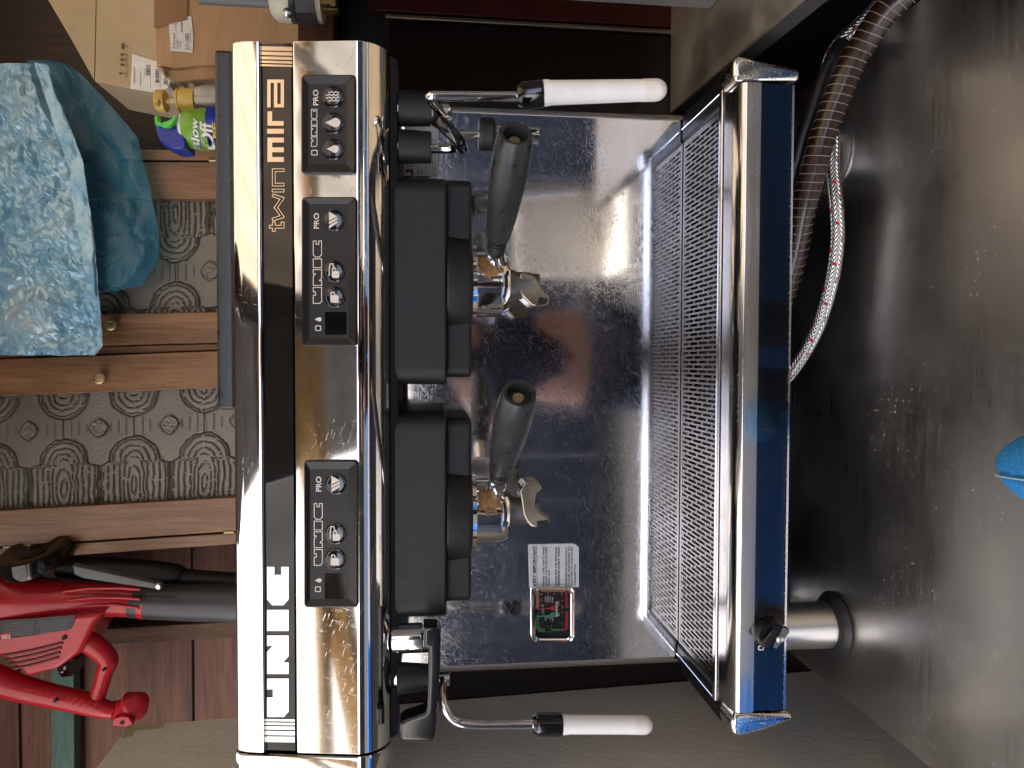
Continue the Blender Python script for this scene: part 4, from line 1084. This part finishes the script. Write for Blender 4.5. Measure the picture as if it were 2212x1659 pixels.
GLS, t_, b_ = nodes_of('gauge_glass')
b_.inputs['Roughness'].default_value = .03; b_.inputs['Transmission Weight'].default_value = 1.0; b_.inputs['IOR'].default_value = 1.12
decal('gauge_lens', PB, [rrect(gx0 + 10, gx1 - 10, gy0 + 10, gy1 - 10, 10, 4)], .0058, .0062, GLS, gg)

# --- group covers
def cover(y0, y1, cyl, sub0, sub1):
    g = bmesh.new()
    za, zb = zz(965, .80), zz(848, .80)
    bx(g, xx(y1, .80, 905), xx(y0, .80, 905), .797, .953, za, zb + .004, .0)
    es = [e for e in g.edges if abs(e.verts[0].co.z - e.verts[1].co.z) > .01 and e.verts[0].co.y < .85]
    bmesh.ops.recalc_face_normals(g, faces=g.faces[:])
    bmesh.ops.bevel(g, geom=es, offset=.020, segments=6, profile=.5, affect='EDGES')
    es = [e for e in g.edges if abs(e.verts[0].co.z - za) < 1e-5 and abs(e.verts[1].co.z - za) < 1e-5 and (e.verts[0].co.y < .94 or e.verts[1].co.y < .94)]
    bmesh.ops.bevel(g, geom=es, offset=.003, segments=3, profile=.5, affect='EDGES')
    o = obj('group_cover', g, BLK, mach, 40)
    g = bmesh.new()
    zl = zz(1019, .82)
    bx(g, xx(sub1, .826, 990), xx(sub0, .826, 990), .820, .953, zl, za - .0004, 0)
    bmesh.ops.recalc_face_normals(g, faces=g.faces[:])
    es = [e for e in g.edges if abs(e.verts[0].co.z - e.verts[1].co.z) > .01 and e.verts[0].co.y < .85]
    bmesh.ops.bevel(g, geom=es, offset=.012, segments=4, profile=.5, affect='EDGES')
    es = [e for e in g.edges if abs(e.verts[0].co.z - zl) < 1e-5 and abs(e.verts[1].co.z - zl) < 1e-5]
    bmesh.ops.bevel(g, geom=es, offset=.004, segments=3, profile=.5, affect='EDGES')
    obj('group_skirt', g, BLK, o, 40)
    c_ = A(990, cyl, y=.853)
    r_ = 112 * .80 / FPX
    lathe_o('group_bell', [(0, zl - .001), (r_ - .006, zl - .001), (r_ - .002, zl + .001), (r_, zl + .004), (r_ + .002, za - .003), (r_ + .0015, za - .0006), (0, za - .0006)], (c_.x, .853, 0), (0, 0, 1), BLK, o, 56)
    lathe_o('group_ring', [(.040, zl - .006), (.046, zl - .006), (.047, zl - .0012), (.040, zl - .0012)], (c_.x, .853, 0), (0, 0, 1), CHP, o, 48)
    return c_.x, zl
gR = cover(378, 831, 615, 388, 815)
gL = cover(890, 1341, 1104, 902, 1300)

# --- steam taps
def vcyl(name, yi0, yi1, x0, x1, y, mat, parent, taper=1.0, n=28, bev=1.5):
    yc = (yi0 + yi1) / 2; r_ = abs(yi1 - yi0) / 2
    return vlathe(name, [(r_ * .9, x0), (r_, x0 + bev), (r_ * taper, x1 - bev), (r_ * taper * .93, x1), (0, x1)], yc, y, mat, parent, n)
for (a, b) in ((200, 271), (281, 352)): 
    vcyl('tap_knob', a, b, 861, 932, .815, BLK, mach, .92)
    vcyl('tap_stem', (a + b) / 2 - 22, (a + b) / 2 + 22, 842, 862, .818, CHP, mach)
vcyl('tap_knob', 1431, 1499, 858, 926, .80, BLK, mach, .80)
vcyl('tap_stem', 1444, 1484, 843, 860, .806, CHP, mach)
sv = vcyl('steam_valve', 1348, 1411, 846, 913, .80, CHP, mach, 1.0, 28, 4)
slab('valve_flat', [(883, 1382), (911, 1382), (911, 1402), (883, 1404)], .782, .79, CHP, sv, .001)
lathe_o('lever_pin', [(.012, 0), (.012, .03), (.009, .031)], A(926, 1385, y=.80) + Vector((0, 0, -.012)), (0, 0, 1), BLG, mach, 20)
def zxzy(pts): return [((a / 2.765 + 1500) / 1.8517, (b / 2.765 + 2400) / 1.8517) for a, b in pts]
slab('steam_lever', zxzy([(535, 300), (690, 305), (728, 350), (722, 700), (700, 1100), (668, 1480), (650, 1555), (620, 1572), (310, 1566), (275, 1540), (272, 1380), (330, 1335), (460, 1292), (540, 1262), (572, 1220), (580, 1050), (590, 545), (535, 530)]), .757, .782, BLG, mach, .005, 4)
# left wand
def wand(collar, path, y, dia, sleeve, white, wy):
    vl_ = tube_o('wand_pipe', spline([A(a, b, y=yy) for a, b, yy in path], 10), dia / 2 * y / FPX, CHP, mach, 18)
    c_ = collar
    vcyl('wand_collar', c_[2], c_[3], c_[0], c_[1], c_[4], CHP, mach, 1.0, 24)
    (s0, s1, ya, yb) = sleeve
    v0, v1 = A(s0, (ya + yb) / 2, y=y), A(s1, (ya + yb) / 2 + white[4], y=wy)
    r_ = (yb - ya) / 2 * y / FPX
    d_ = v1 - v0; l_ = d_.length
    lathe_o('heat_sleeve', [(r_ * .45, 0), (r_ * .75, .001), (r_, l_ * .18), (r_, l_ * .94), (r_ * .96, l_), (0, l_)], v0, d_, BLG, mach, 28)
    (w0, w1, ra, rb, _) = white
    p0 = v1 - d_ * .05
    p1 = A(w1, (ya + yb) / 2 + white[4] + white[5], y=wy) if len(white) > 5 else A(w1, (ya + yb) / 2, y=wy)
    return vl_, p0, p1
def white_tube(p0, p1, r0, r1):
    d_ = p1 - p0; l_ = d_.length
    lathe_o('wand_tube', [(r0 * 1.05, .0), (r0 * 1.08, .004), (r0, .009), (r1 * 1.02, l_ * .80), (0, l_ * .80)], p0, d_, WHT, mach, 32)
    n_ = 8
    lathe_o('wand_tip', [(0, l_ * .799), (r1 * 1.05, l_ * .80)] + [(r1 * 1.05 * math.cos(R(90 * k / n_)), l_ - r1 * 1.1 + r1 * 1.1 * math.sin(R(90 * k / n_))) for k in range(n_ + 1)], p0, d_, WHC, mach, 32)
YA = .765
tube_o('wand_pipe', spline([A(950, 1466, y=.80), A(957, 1474, y=.79), A(954, 1500, y=.775), A(964, 1536, y=YA), A(985, 1558, y=YA), A(1016, 1565, y=YA), A(1080, 1565.5, y=YA), A(1155, 1565, y=YA)], 10), 9.8 * YA / FPX, CHP, mach, 18)
vcyl('wand_collar', 1452, 1482, 940, 971, .80, CHP, mach)
sl0, sl1 = A(1150, 1565, y=YA), A(1213, 1565, y=YA)
rr_ = 25 * YA / FPX; l_ = (sl1 - sl0).length
lathe_o('heat_sleeve', [(rr_ * .5, 0), (rr_ * .7, .0005), (rr_, .007), (rr_, l_ - .002), (rr_ * .94, l_), (0, l_)], sl0, sl1 - sl0, BLG, mach, 28)
white_tube(A(1212, 1565, y=YA), A(1409, 1566, y=YA), 20 * YA / FPX, 19.5 * YA / FPX)
YR_ = .745
tube_o('wand_pipe', spline([A(957, 246, y=.79), A(944, 232, y=.775), A(928, 214, y=.755), A(932, 208, y=YR_), A(950, 207.5, y=YR_), A(1040, 208, y=YR_), A(1120, 208.5, y=YR_)], 10), 10.6 * YR_ / FPX, CHP, mach, 18)
lathe_o('wand_joint', [(.006, -.008), (.009, -.006), (.010, 0), (.009, .008), (.005, .010)], A(955, 244, y=.795), (.3, .2, -1), CHP, mach, 22)
sl0, sl1 = A(1117, 208, y=YR_), A(1174, 202, y=YR_ - .004)
rr_ = 28.5 * YR_ / FPX; l_ = (sl1 - sl0).length
lathe_o('heat_sleeve', [(rr_ * .5, 0), (rr_ * .72, .0005), (rr_, .006), (rr_, l_ - .002), (rr_ * .94, l_), (0, l_)], sl0, sl1 - sl0, BLG, mach, 28)
white_tube(A(1172, 201, y=YR_ - .004), A(1440, 194, y=YR_ - .004), 25.5 * YR_ / FPX, 22.5 * YR_ / FPX)
# hot water tap with knurled ring
tube_o('water_pipe', spline([A(930, 321, y=.815), A(960, 321, y=.815), A(980, 320, y=.812), A(992, 308, y=.80), A(978, 290, y=.785), A(960, 272, y=.78), A(947, 264, y=.785)], 8), 10 * .8 / FPX, CHP, mach, 16)
tube_o('water_elbow', spline([A(945, 263, y=.79), A(953, 266, y=.775), A(972, 285, y=.770), A(990, 305, y=.775), A(997, 318, y=.79)], 8), [14 * .8 / FPX] * 33, BLG, mach, 18)
tube_o('water_spout', [A(966, 292, y=.775), A(1000, 292, y=.775), A(1040, 290.5, y=.775)], 9.4 * .775 / FPX, CHP, mach, 18)
bm = bmesh.new(); rings = []
c_ = A(1050, 290, y=.775); rr_ = 34 * .775 / FPX; nn = 96
for (f_, xi) in ((.75, 1033), (.96, 1034.5), (1.0, 1038), (1.0, 1044)):
    rings.append([bm.verts.new(Vector((c_.x + rr_ * f_ * math.cos(2 * math.pi * k / nn), c_.y + rr_ * f_ * math.sin(2 * math.pi * k / nn), A(xi, 290, y=.775).z))) for k in range(nn)])
for (f_, xi) in ((1, 1045), (1, 1060)):
    rings.append([bm.verts.new(Vector((c_.x + rr_ * (f_ - .025 * (k % 2)) * math.cos(2 * math.pi * k / nn), c_.y + rr_ * (f_ - .025 * (k % 2)) * math.sin(2 * math.pi * k / nn), A(xi, 290, y=.775).z))) for k in range(nn)])
for (f_, xi) in ((1.0, 1061), (.97, 1065), (.66, 1071)):
    rings.append([bm.verts.new(Vector((c_.x + rr_ * f_ * math.cos(2 * math.pi * k / nn), c_.y + rr_ * f_ * math.sin(2 * math.pi * k / nn), A(xi, 290, y=.775).z))) for k in range(nn)])
for p_, q_ in zip(rings, rings[1:]):
    for k in range(nn): bm.faces.new((p_[k], p_[(k + 1) % nn], q_[(k + 1) % nn], q_[k]))
bm.faces.new(rings[0]); bm.faces.new(rings[-1][::-1])
obj('knurled_ring', bm, BLK, mach, 30)
vcyl('water_nozzle', 270, 313, 1068, 1163, .78, CHP, mach)

# --- drip tray
ZTR = .1735
XTL, XTR = A(1615, 1541, y=.765).x, A(1614, 175, y=.765).x
zs1 = zz(1608, .7645); zs2 = zz(1637, .7645); zs3 = zz(1703, .7665)
lip = [(.809, zs2 + .001), (.809, ZTR - .001), (.806, ZTR)] + arc(.7865, zs1, .022, ZTR - zs1, 90, 180, 12) + [(.7645, zs2), (.7665, zs2 - .0008)]
prof_x('tray_lip', lip, XTL + .0008, XTR - .0008, LIP, mach, 40, .0006)
face = prof_x('lower_fascia', [(.7672, zs2 - .0012), (.7672, zs3 + .001), (.7682, zs3), (.80, zs3), (.80, zs2 - .0012)], XTL + .001, XTR - .001, BLF, mach, 30)
prof_x('fascia_edge', [(.7668, zs3 - .0003), (.7668, zs3 - .0026), (.80, zs3 - .0026), (.80, zs3 - .0003)], XTL + .001, XTR - .001, CHW, mach, 30)
box('tray_base', XTL + .006, XTR - .006, .802, 1.05, .103, .145, BLKV, mach, .002)
def cap_(pts, sgn):
    a = [A(p_, q_, y=.7655) for p_, q_ in pts]
    bm = bmesh.new(); extr(bm, [Vector((v.x, .7655, v.z)) for v in a], [Vector((v.x, .7985, v.z)) for v in a])
    bmesh.ops.recalc_face_normals(bm, faces=bm.faces[:])
    es = [e for e in bm.edges if e.verts[0].co.y < .77 and e.verts[1].co.y < .77]
    bmesh.ops.bevel(bm, geom=es, offset=.0055, segments=4, profile=.5, affect='EDGES')
    return obj('end_cap', bm, CHW, mach, 40)
cap_([(1590, 1540.5), (1581, 1560), (1580, 1574), (1583, 1586), (1591, 1593.5), (1604, 1594), (1650, 1581), (1690, 1567), (1713, 1558), (1714.5, 1552), (1712, 1545), (1704, 1541.5), (1640, 1541.2)], -1)
cap_([(1590, 174), (1586, 160), (1585, 140), (1588, 126), (1596, 119), (1612, 122), (1650, 131), (1690, 139), (1727, 147), (1730, 156), (1729, 168), (1722, 174), (1640, 174.3)], 1)
SDR = pm('speckled_black_rail', (.010, .010, .010), .34, rv=.1, vs=60, bs=.15, bsc=300, bd=.0006, spec=.2)
xo0, xo1 = A(1594, 1593, y=.7655).x, A(1598, 119.5, y=.7655).x
box('side_rail', xo0, -.3905, .799, .9535, .128, ZTR - .0006, SDR, mach, .004, 3)
box('side_rail', .3035, xo1, .799, .9535, .128, ZTR - .0006, SDR, mach, .004, 3)
tube_o('rail_bead', [(XTL - .006, .812, ZTR + .0008), (XTL - .006, .950, ZTR + .0008)], .0008, CHP, mach, 6)
tube_o('rail_bead', [(XTR + .006, .812, ZTR + .0008), (XTR + .006, .950, ZTR + .0008)], .0008, CHP, mach, 6)
box('grate_bar', xx(1509, .818, 1549), xx(197, .818, 1549), .8115, .8205, ZTR - .004, ZTR + .0016, LIP, mach, .0012, 3)
box('drip_pan', -.389, .302, .8215, .953, .1455, .1475, pm('stained_drip_pan', (.05, .035, .02), .4, var=.5, vs=40), mach, .0005)
# perforated grate: slots in running bond, cut as real openings
bm = bmesh.new()
gx0_, gx1_, gy0_, gy1_ = -.3895, .3025, .8225, .9525
ncol = 112; pw = (gx1_ - gx0_ - .012) / ncol
def quick(bm, x0, x1, y0, y1, z0, z1):
    v = [bm.verts.new(c_) for c_ in ((x0, y0, z0), (x1, y0, z0), (x1, y1, z0), (x0, y1, z0), (x0, y0, z1), (x1, y0, z1), (x1, y1, z1), (x0, y1, z1))]
    for f in ((0, 3, 2, 1), (4, 5, 6, 7), (0, 1, 5, 4), (1, 2, 6, 5), (2, 3, 7, 6), (3, 0, 4, 7)): bm.faces.new([v[k] for k in f])
zg0, zg1 = .1685, .1705
quick(bm, gx0_, gx0_ + .006, gy0_, gy1_, zg0, zg1); quick(bm, gx1_ - .006, gx1_, gy0_, gy1_, zg0, zg1)
quick(bm, gx0_ + .006, gx1_ - .006, gy0_, gy0_ + .003, zg0, zg1); quick(bm, gx0_ + .006, gx1_ - .006, gy1_ - .007, gy1_, zg0, zg1)
ya_, yb_ = gy0_ + .003, gy1_ - .007
for c_ in range(ncol):
    xa = gx0_ + .006 + c_ * pw
    quick(bm, xa - .0013, xa + .0013, ya_, yb_, zg0, zg1)
    sp = .033; off = 0 if c_ % 2 else sp / 2
    y = ya_ + off
    while y < yb_:
        if y > ya_ + .002: quick(bm, xa + .0013, xa + pw - .0013, y - .0022, min(yb_, y + .0022), zg0, zg1 - .00006)
        y += sp
quick(bm, gx1_ - .006 - .0013, gx1_ - .0058, ya_, yb_, zg0, zg1 - .0001)
obj('drip_grate', bm, GRT, mach, 0)
# power switch on the fascia
FS = Pl((0, .7672, 0), (0, -1, 0))
sw = thing
c_ = FS.hit(1655, 1366)
pl0 = decal('switch_plate', FS, [[(1637.5, 1294), (1657, 1295), (1657, 1403), (1637.5, 1402)]], .0004, .0008, BLG, face)
lathe_o('switch_knob', [(.0165, .0), (.0165, .003), (.0150, .006), (.0140, .012), (0, .012)], c_, (0, -1, 0), BLK, face, 40)
gp = [(1628, 1377), (1650, 1346), (1662, 1334), (1683, 1341), (1684, 1349), (1668, 1371), (1652, 1384), (1640, 1384)]
decal('switch_grip', FS, [gp], .012, .024, BLG, face, .0015, 40)
decal('grip_face', FS, [[(1648, 1379), (1669, 1338), (1681, 1343), (1682, 1349), (1655, 1383)]], .0243, .0246, pm('worn_grip_grey', (.10, .11, .12), .35), face)
lathe_o('grip_screw', [(.0040, .0), (.0040, .0012), (.002, .002), (0, .002)], FS.hit(1662, 1363, .0246), (0, -1, 0), PLUG_STEEL, face, 16)
decal('zero_mark', FS, strokes(rrect(1637.5, 1648, 1395, 1403, 2.5, 2), 2.0, True), .0012, .0012, PRW, face)

# --- legs
for (a, b, sub) in ((1804, 1348.5, 1), (1801, 337, 1)):
    f = A(a, b, z=0.0)
    lg = lathe_o('leg', [(.0285, .012), (.0285, .1035), (0, .1035)], (f.x, f.y, 0), (0, 0, 1), LEG, mach, 48)
    lathe_o('rubber_foot', [(0, .0006), (.0405, .0006), (.0415, .003), (.036, .009), (.030, .0125), (0, .0125)], (f.x, f.y, 0), (0, 0, 1), RUB if a == 1804 else LEG, lg, 48)
for x in (-.335, .27):
    lg = lathe_o('leg', [(.0285, .012), (.0285, .1035), (0, .1035)], (x, 1.01, 0), (0, 0, 1), LEG, mach, 32)
    lathe_o('rubber_foot', [(0, .0006), (.0405, .0006), (.0415, .003), (.030, .0125), (0, .0125)], (x, 1.01, 0), (0, 0, 1), RUB, lg, 32)

# ================================================================== portafilters locked into the groups
def portafilter(label, cx_, zl, start, end, spout, side):
    pf = thing('portafilter', label, 'portafilter', (cx_, .853, zl - .05), 'portafilters in the two groups')
    zb = zl - .0065
    k = .853 / FPX
    basket = lathe_o('basket', [(0, zb - .040), (.026, zb - .040), (.034, zb - .038), (.0375, zb - .033), (.0385, zb - .026), (.0385, zb), (0, zb)], (cx_, .853, 0), (0, 0, 1), CHP, pf, 48)
    # coffee stain on the right flank
    vs, fs = [], []
    na, nh = 26, 12
    for i in range(na):
        for j in range(nh):
            a_ = R(-100 + 66 * i / (na - 1)); h_ = zb - .002 - .028 * j / (nh - 1)
            vs.append((cx_ + .0388 * math.cos(a_), .853 + .0388 * math.sin(a_), h_))
    for i in range(na - 1):
        for j in range(nh - 1):
            e_ = noise.noise(Vector((i * .45 + cx_ * 9, j * .45, 2))) * 1.0
            r_ = math.hypot((i - 15) / 10, (j - 4) / 6.5)
            if r_ + e_ * .45 < .95: fs.append((i * nh + j, (i + 1) * nh + j, (i + 1) * nh + j + 1, i * nh + j + 1))
    meshobj('coffee_stain', vs, fs, COF, basket, 40)
    s_, e_ = Vector(start), Vector(end)
    d_ = (e_ - s_).normalized(); ln = (e_ - s_).length
    root = Vector((cx_ + .02, .835, zb - .024))
    tube_o('neck', [root, root * .45 + s_ * .55, s_, s_ + d_ * .012], [.0125, .0115, .0105, .0100], CHP, pf, 22)
    lathe_o('neck_sleeve', [(.0085, .002), (.0102, .0022), (.0104, .012), (.0090, .014), (.0090, .030)], s_, d_, RUB, pf, 24)
    for q in (.0165, .0215, .0265): lathe_o('neck_rib', [(.0075, q - .0013), (.0108, q - .0013), (.0108, q + .0013), (.0075, q + .0013)], s_, d_, RUB, pf, 12)
    h0 = s_ + d_ * .028; hl = ln - .028
    prof = [(.0095, 0), (.0132, .0015), (.0145, hl * .10), (.0162, hl * .25), (.0182, hl * .50), (.0190, hl * .68), (.0182, hl * .86), (.0172, hl * .965), (.0158, hl), (.0120, hl - .0008), (.0112, hl - .004), (.0108, hl - .014), (0, hl - .015)]
    handle = lathe_o('handle', prof, h0, d_, RUB, pf, 40)
    lathe_o('end_bolt', [(.0060, hl - .015), (.0060, hl - .0085), (.0052, hl - .0078), (0, hl - .0085)], h0, d_, BRS, handle, 20)
    # spout below the basket
    zs_ = zb - .040
    st = lathe_o('spout_stem', [(.0215, zs_ + .003), (.0200, zs_ - .002), (.0165, zs_ - .009), (.0160, zs_ - .026), (.0150, zs_ - .0265), (.0145, zs_ - .036), (0, zs_ - .036)], (cx_, .853, 0), (0, 0, 1), GRYM, pf, 32)
    if side:   # wide twin spout seen across
        out = [(1122, 1062), (1131, 1045), (1140, 1041), (1158, 1040), (1167, 1045), (1171, 1055), (1160, 1066), (1156, 1080), (1158, 1094), (1166, 1106), (1178, 1114), (1189, 1122), (1189, 1127), (1180, 1135), (1160, 1140), (1148, 1138), (1138, 1128), (1130, 1112), (1126, 1085)]
        slab('twin_spout', out, .836, .872, SPO, pf, .0022, 3)
        slab('spout_mouth', [(1160, 1127), (1186, 1124), (1180, 1133), (1161, 1137)], .8345, .8355, BLKV, pf, 0)
    else:
        out = [(1126, 588), (1146, 592), (1158, 598), (1166, 612), (1176, 626), (1187, 640), (1188, 648), (1184, 657), (1175, 661), (1158, 662), (1148, 660), (1138, 650), (1128, 640), (1122, 630), (1122, 595)]
        slab('twin_spout', out, .838, .874, SPO, pf, .0022, 3)
        slab('spout_mouth', [(1163, 645), (1166, 641), (1184, 646), (1180, 656), (1162, 659)], .8365, .8375, BLKV, pf, 0)
    return pf
SPO = metal('stained_spout_chrome', (.40, .34, .25), .16, cloud=.2)
GRYM = metal('dull_spout_stem', (.22, .215, .21), .38, cloud=.2)
portafilter('portafilter with a narrow spout, locked under the right group', gR[0], gR[1], A(1070, 548, y=.800), A(1114, 288, y=.665), None, 0)
portafilter('portafilter with a wide curved twin spout beside the white sticker', gL[0], gL[1], A(1076, 1038, y=.800), A(1122, 848, y=.665), None, 1)

# ================================================================== hoses on the counter
def onc(pts, r_): return [A(a, b, z=h if h else r_) for a, b, h in pts]
def ony(pts): return [A(a, b, y=h) for a, b, h in pts]
hp = spline(ony([(1990, -40, .715), (1920, 17, .738), (1873, 82, .757), (1838, 140, .770), (1811, 205, .780), (1788, 264, .788), (1767, 331, .796), (1750, 396, .806), (1732, 469, .818), (1714, 560, .838), (1690, 640, .86), (1650, 720, .89)]), 14)
hs = thing('spiral_hose', 'dark brown ribbed drain hose curving over the counter', 'hose', hp[60])
tube_o('hose_wall', hp, .0148, HOSE, hs, 24)
T_, fr_ = frames(hp)
L_ = [0]
for a_, b_ in zip(hp, hp[1:]): L_.append(L_[-1] + (b_ - a_).length)
coil = []; tot = L_[-1]; turns = tot / .0098; ns = int(turns * 22)
for k in range(ns):
    s_ = tot * k / (ns - 1)
    i = max(0, min(len(hp) - 2, int(np.searchsorted(L_, s_)) - 1)); f = (s_ - L_[i]) / (L_[i + 1] - L_[i])
    c_ = hp[i].lerp(hp[i + 1], f); a_ = fr_[i][0].lerp(fr_[i + 1][0], f); b_ = fr_[i][1].lerp(fr_[i + 1][1], f)
    an = 2 * math.pi * turns * k / (ns - 1)
    coil.append(c_ + (a_ * math.cos(an) + b_ * math.sin(an)) * .0149)
tube_o('wire_coil', coil, .0004, HRIB, hs, 5)
cp = spline(ony([(1830, 70, .80), (1806, 112, .80), (1785, 152, .805), (1760, 225, .81), (1735, 293, .815), (1720, 350, .825), (1700, 420, .84), (1670, 470, .86)]), 10)
cb = tube_o('black_cable', cp, .0075, CBL, None, 14)
tag(cb, 'black power cable running beside the brown hose', 'cable')
# braided hose with a woven surface
bp = spline(ony([(1900, 8, .775), (1858, 50, .79), (1820, 85, .80), (1796, 120, .81), (1786, 160, .815), (1791, 230, .812), (1799, 300, .808), (1799, 366, .806), (1806, 440, .80), (1809, 515, .802), (1800, 590, .808), (1788, 642, .815), (1768, 703, .825), (1741, 757, .835), (1706, 808, .85), (1680, 828, .86)]), 14)
def tube_uv(name, pts, r_, mat, parent, n=20):
    T, fr = frames(pts); vs, fs, uv = [], [], []
    s_ = 0; ss = [0]
    for a_, b_ in zip(pts, pts[1:]): s_ += (b_ - a_).length; ss.append(s_)
    for i, p_ in enumerate(pts):
        for k in range(n + 1):
            an = 2 * math.pi * k / n
            vs.append(p_ + (fr[i][0] * math.cos(an) + fr[i][1] * math.sin(an)) * r_)
    for i in range(len(pts) - 1):
        for k in range(n):
            fs.append((i * (n + 1) + k, i * (n + 1) + k + 1, (i + 1) * (n + 1) + k + 1, (i + 1) * (n + 1) + k))
            uv += [(k / n, ss[i]), ((k + 1) / n, ss[i]), ((k + 1) / n, ss[i + 1]), (k / n, ss[i + 1])]
    o = meshobj(name, vs, fs, mat, parent, 60)
    lay = o.data.uv_layers.new(name='UVMap')
    lay.data.foreach_set('uv', [c_ for q in uv for c_ in q])
    return o
BRAID, t_, b_ = nodes_of('woven_steel_braid')
uvn = N(t_, 'UVMap'); sx = N(t_, 'SeparateXYZ'); L(t_, uvn.outputs[0], sx.inputs[0])
u2 = mth(t_, 'MULTIPLY', sx.outputs[0], 12.0); v2 = mth(t_, 'MULTIPLY', sx.outputs[1], 190.0)
tri = mth(t_, 'PINGPONG', u2, 1.0)
zig = mth(t_, 'ADD', v2, mth(t_, 'MULTIPLY', tri, 1.1))
st_n = mth(t_, 'SINE', mth(t_, 'MULTIPLY', zig, 6.2832))
hgt = mth(t_, 'ADD', mth(t_, 'MULTIPLY', st_n, .5), mth(t_, 'MULTIPLY', mth(t_, 'ABSOLUTE', mth(t_, 'SUBTRACT', tri, .5)), -.9))
b_.inputs['Metallic'].default_value = 1.0; b_.inputs['Roughness'].default_value = .26
basec = ramp(t_, mth(t_, 'MULTIPLY_ADD', st_n, .5), [(.0, (.38, .38, .37)), (.4, (.78, .77, .74)), (1.0, (.88, .87, .84))])
pv = mth(t_, 'FRACT', mth(t_, 'ADD', mth(t_, 'MULTIPLY', zig, 1 / 9.0), mth(t_, 'MULTIPLY', sx.outputs[0], 2.0)))
redm = mth(t_, 'MULTIPLY', mth(t_, 'LESS_THAN', pv, .085), mth(t_, 'GREATER_THAN', mth(t_, 'FRACT', mth(t_, 'MULTIPLY', sx.outputs[0], 6.0)), .45))
telm = mth(t_, 'MULTIPLY', mth(t_, 'LESS_THAN', mth(t_, 'ABSOLUTE', mth(t_, 'SUBTRACT', pv, .20)), .04), mth(t_, 'LESS_THAN', mth(t_, 'FRACT', mth(t_, 'MULTIPLY', sx.outputs[0], 6.0)), .5))
c1 = mixc(t_, redm, basec, (.50, .02, .04)); c2 = mixc(t_, telm, c1, (.02, .20, .27))
L(t_, c2, b_.inputs['Base Color'])
L(t_, mth(t_, 'SUBTRACT', 1.0, mth(t_, 'MAXIMUM', redm, telm)), b_.inputs['Metallic'])
bump(t_, b_, hgt, .9, .0012)
bh = tube_uv('braided_hose', bp, .0077, BRAID, None, 24)
tag(bh, 'silver braided water hose with red flecks on the counter', 'hose')

# blue felt tip reaching in at the counter front
ft = thing('felt_pad', 'rounded bright blue felt pad with a seam at the counter front edge', 'felt pad', A(2230, 1020, z=0))
for (sg_, yi_, z0_) in ((1, 1000, .016), (-1, 1052, .016)):
    pass
c_ = A(2352, 1022, z=.0)
bm = bmesh.new(); bmesh.ops.create_uvsphere(bm, u_segments=48, v_segments=28, radius=1.0)
for v in bm.verts:
    n_ = noise.noise(v.co * 2.0) * .03
    sxx = 1 + n_
    seam = math.exp(-((v.co.x + .12 + .1 * v.co.y) / .05) ** 2) * (.05 if v.co.z > 0 else 0)
    v.co = Vector((c_.x + v.co.x * .034 * sxx * (1 - .25 * max(0, v.co.y) ** 2), c_.y + v.co.y * .062 * sxx, .0225 + v.co.z * .022 * (1 - seam * 3) * sxx))
obj('felt_cover', bm, FELT, ft, 60)
sm_ = []
for k in range(22):
    a_ = R(20 + 140 * k / 21)
    yy_ = math.cos(R(90 * k / 21)); 
    ph = R(4 + 80 * k / 21)
    sm_.append(Vector((c_.x - .006 - .004 * math.cos(ph), c_.y + .0625 * math.cos(ph), .0225 + .0225 * math.sin(ph))))
tube_o('seam_thread', sm_, .0006, pm('pale_thread', (.45, .5, .5), .8), ft, 6)
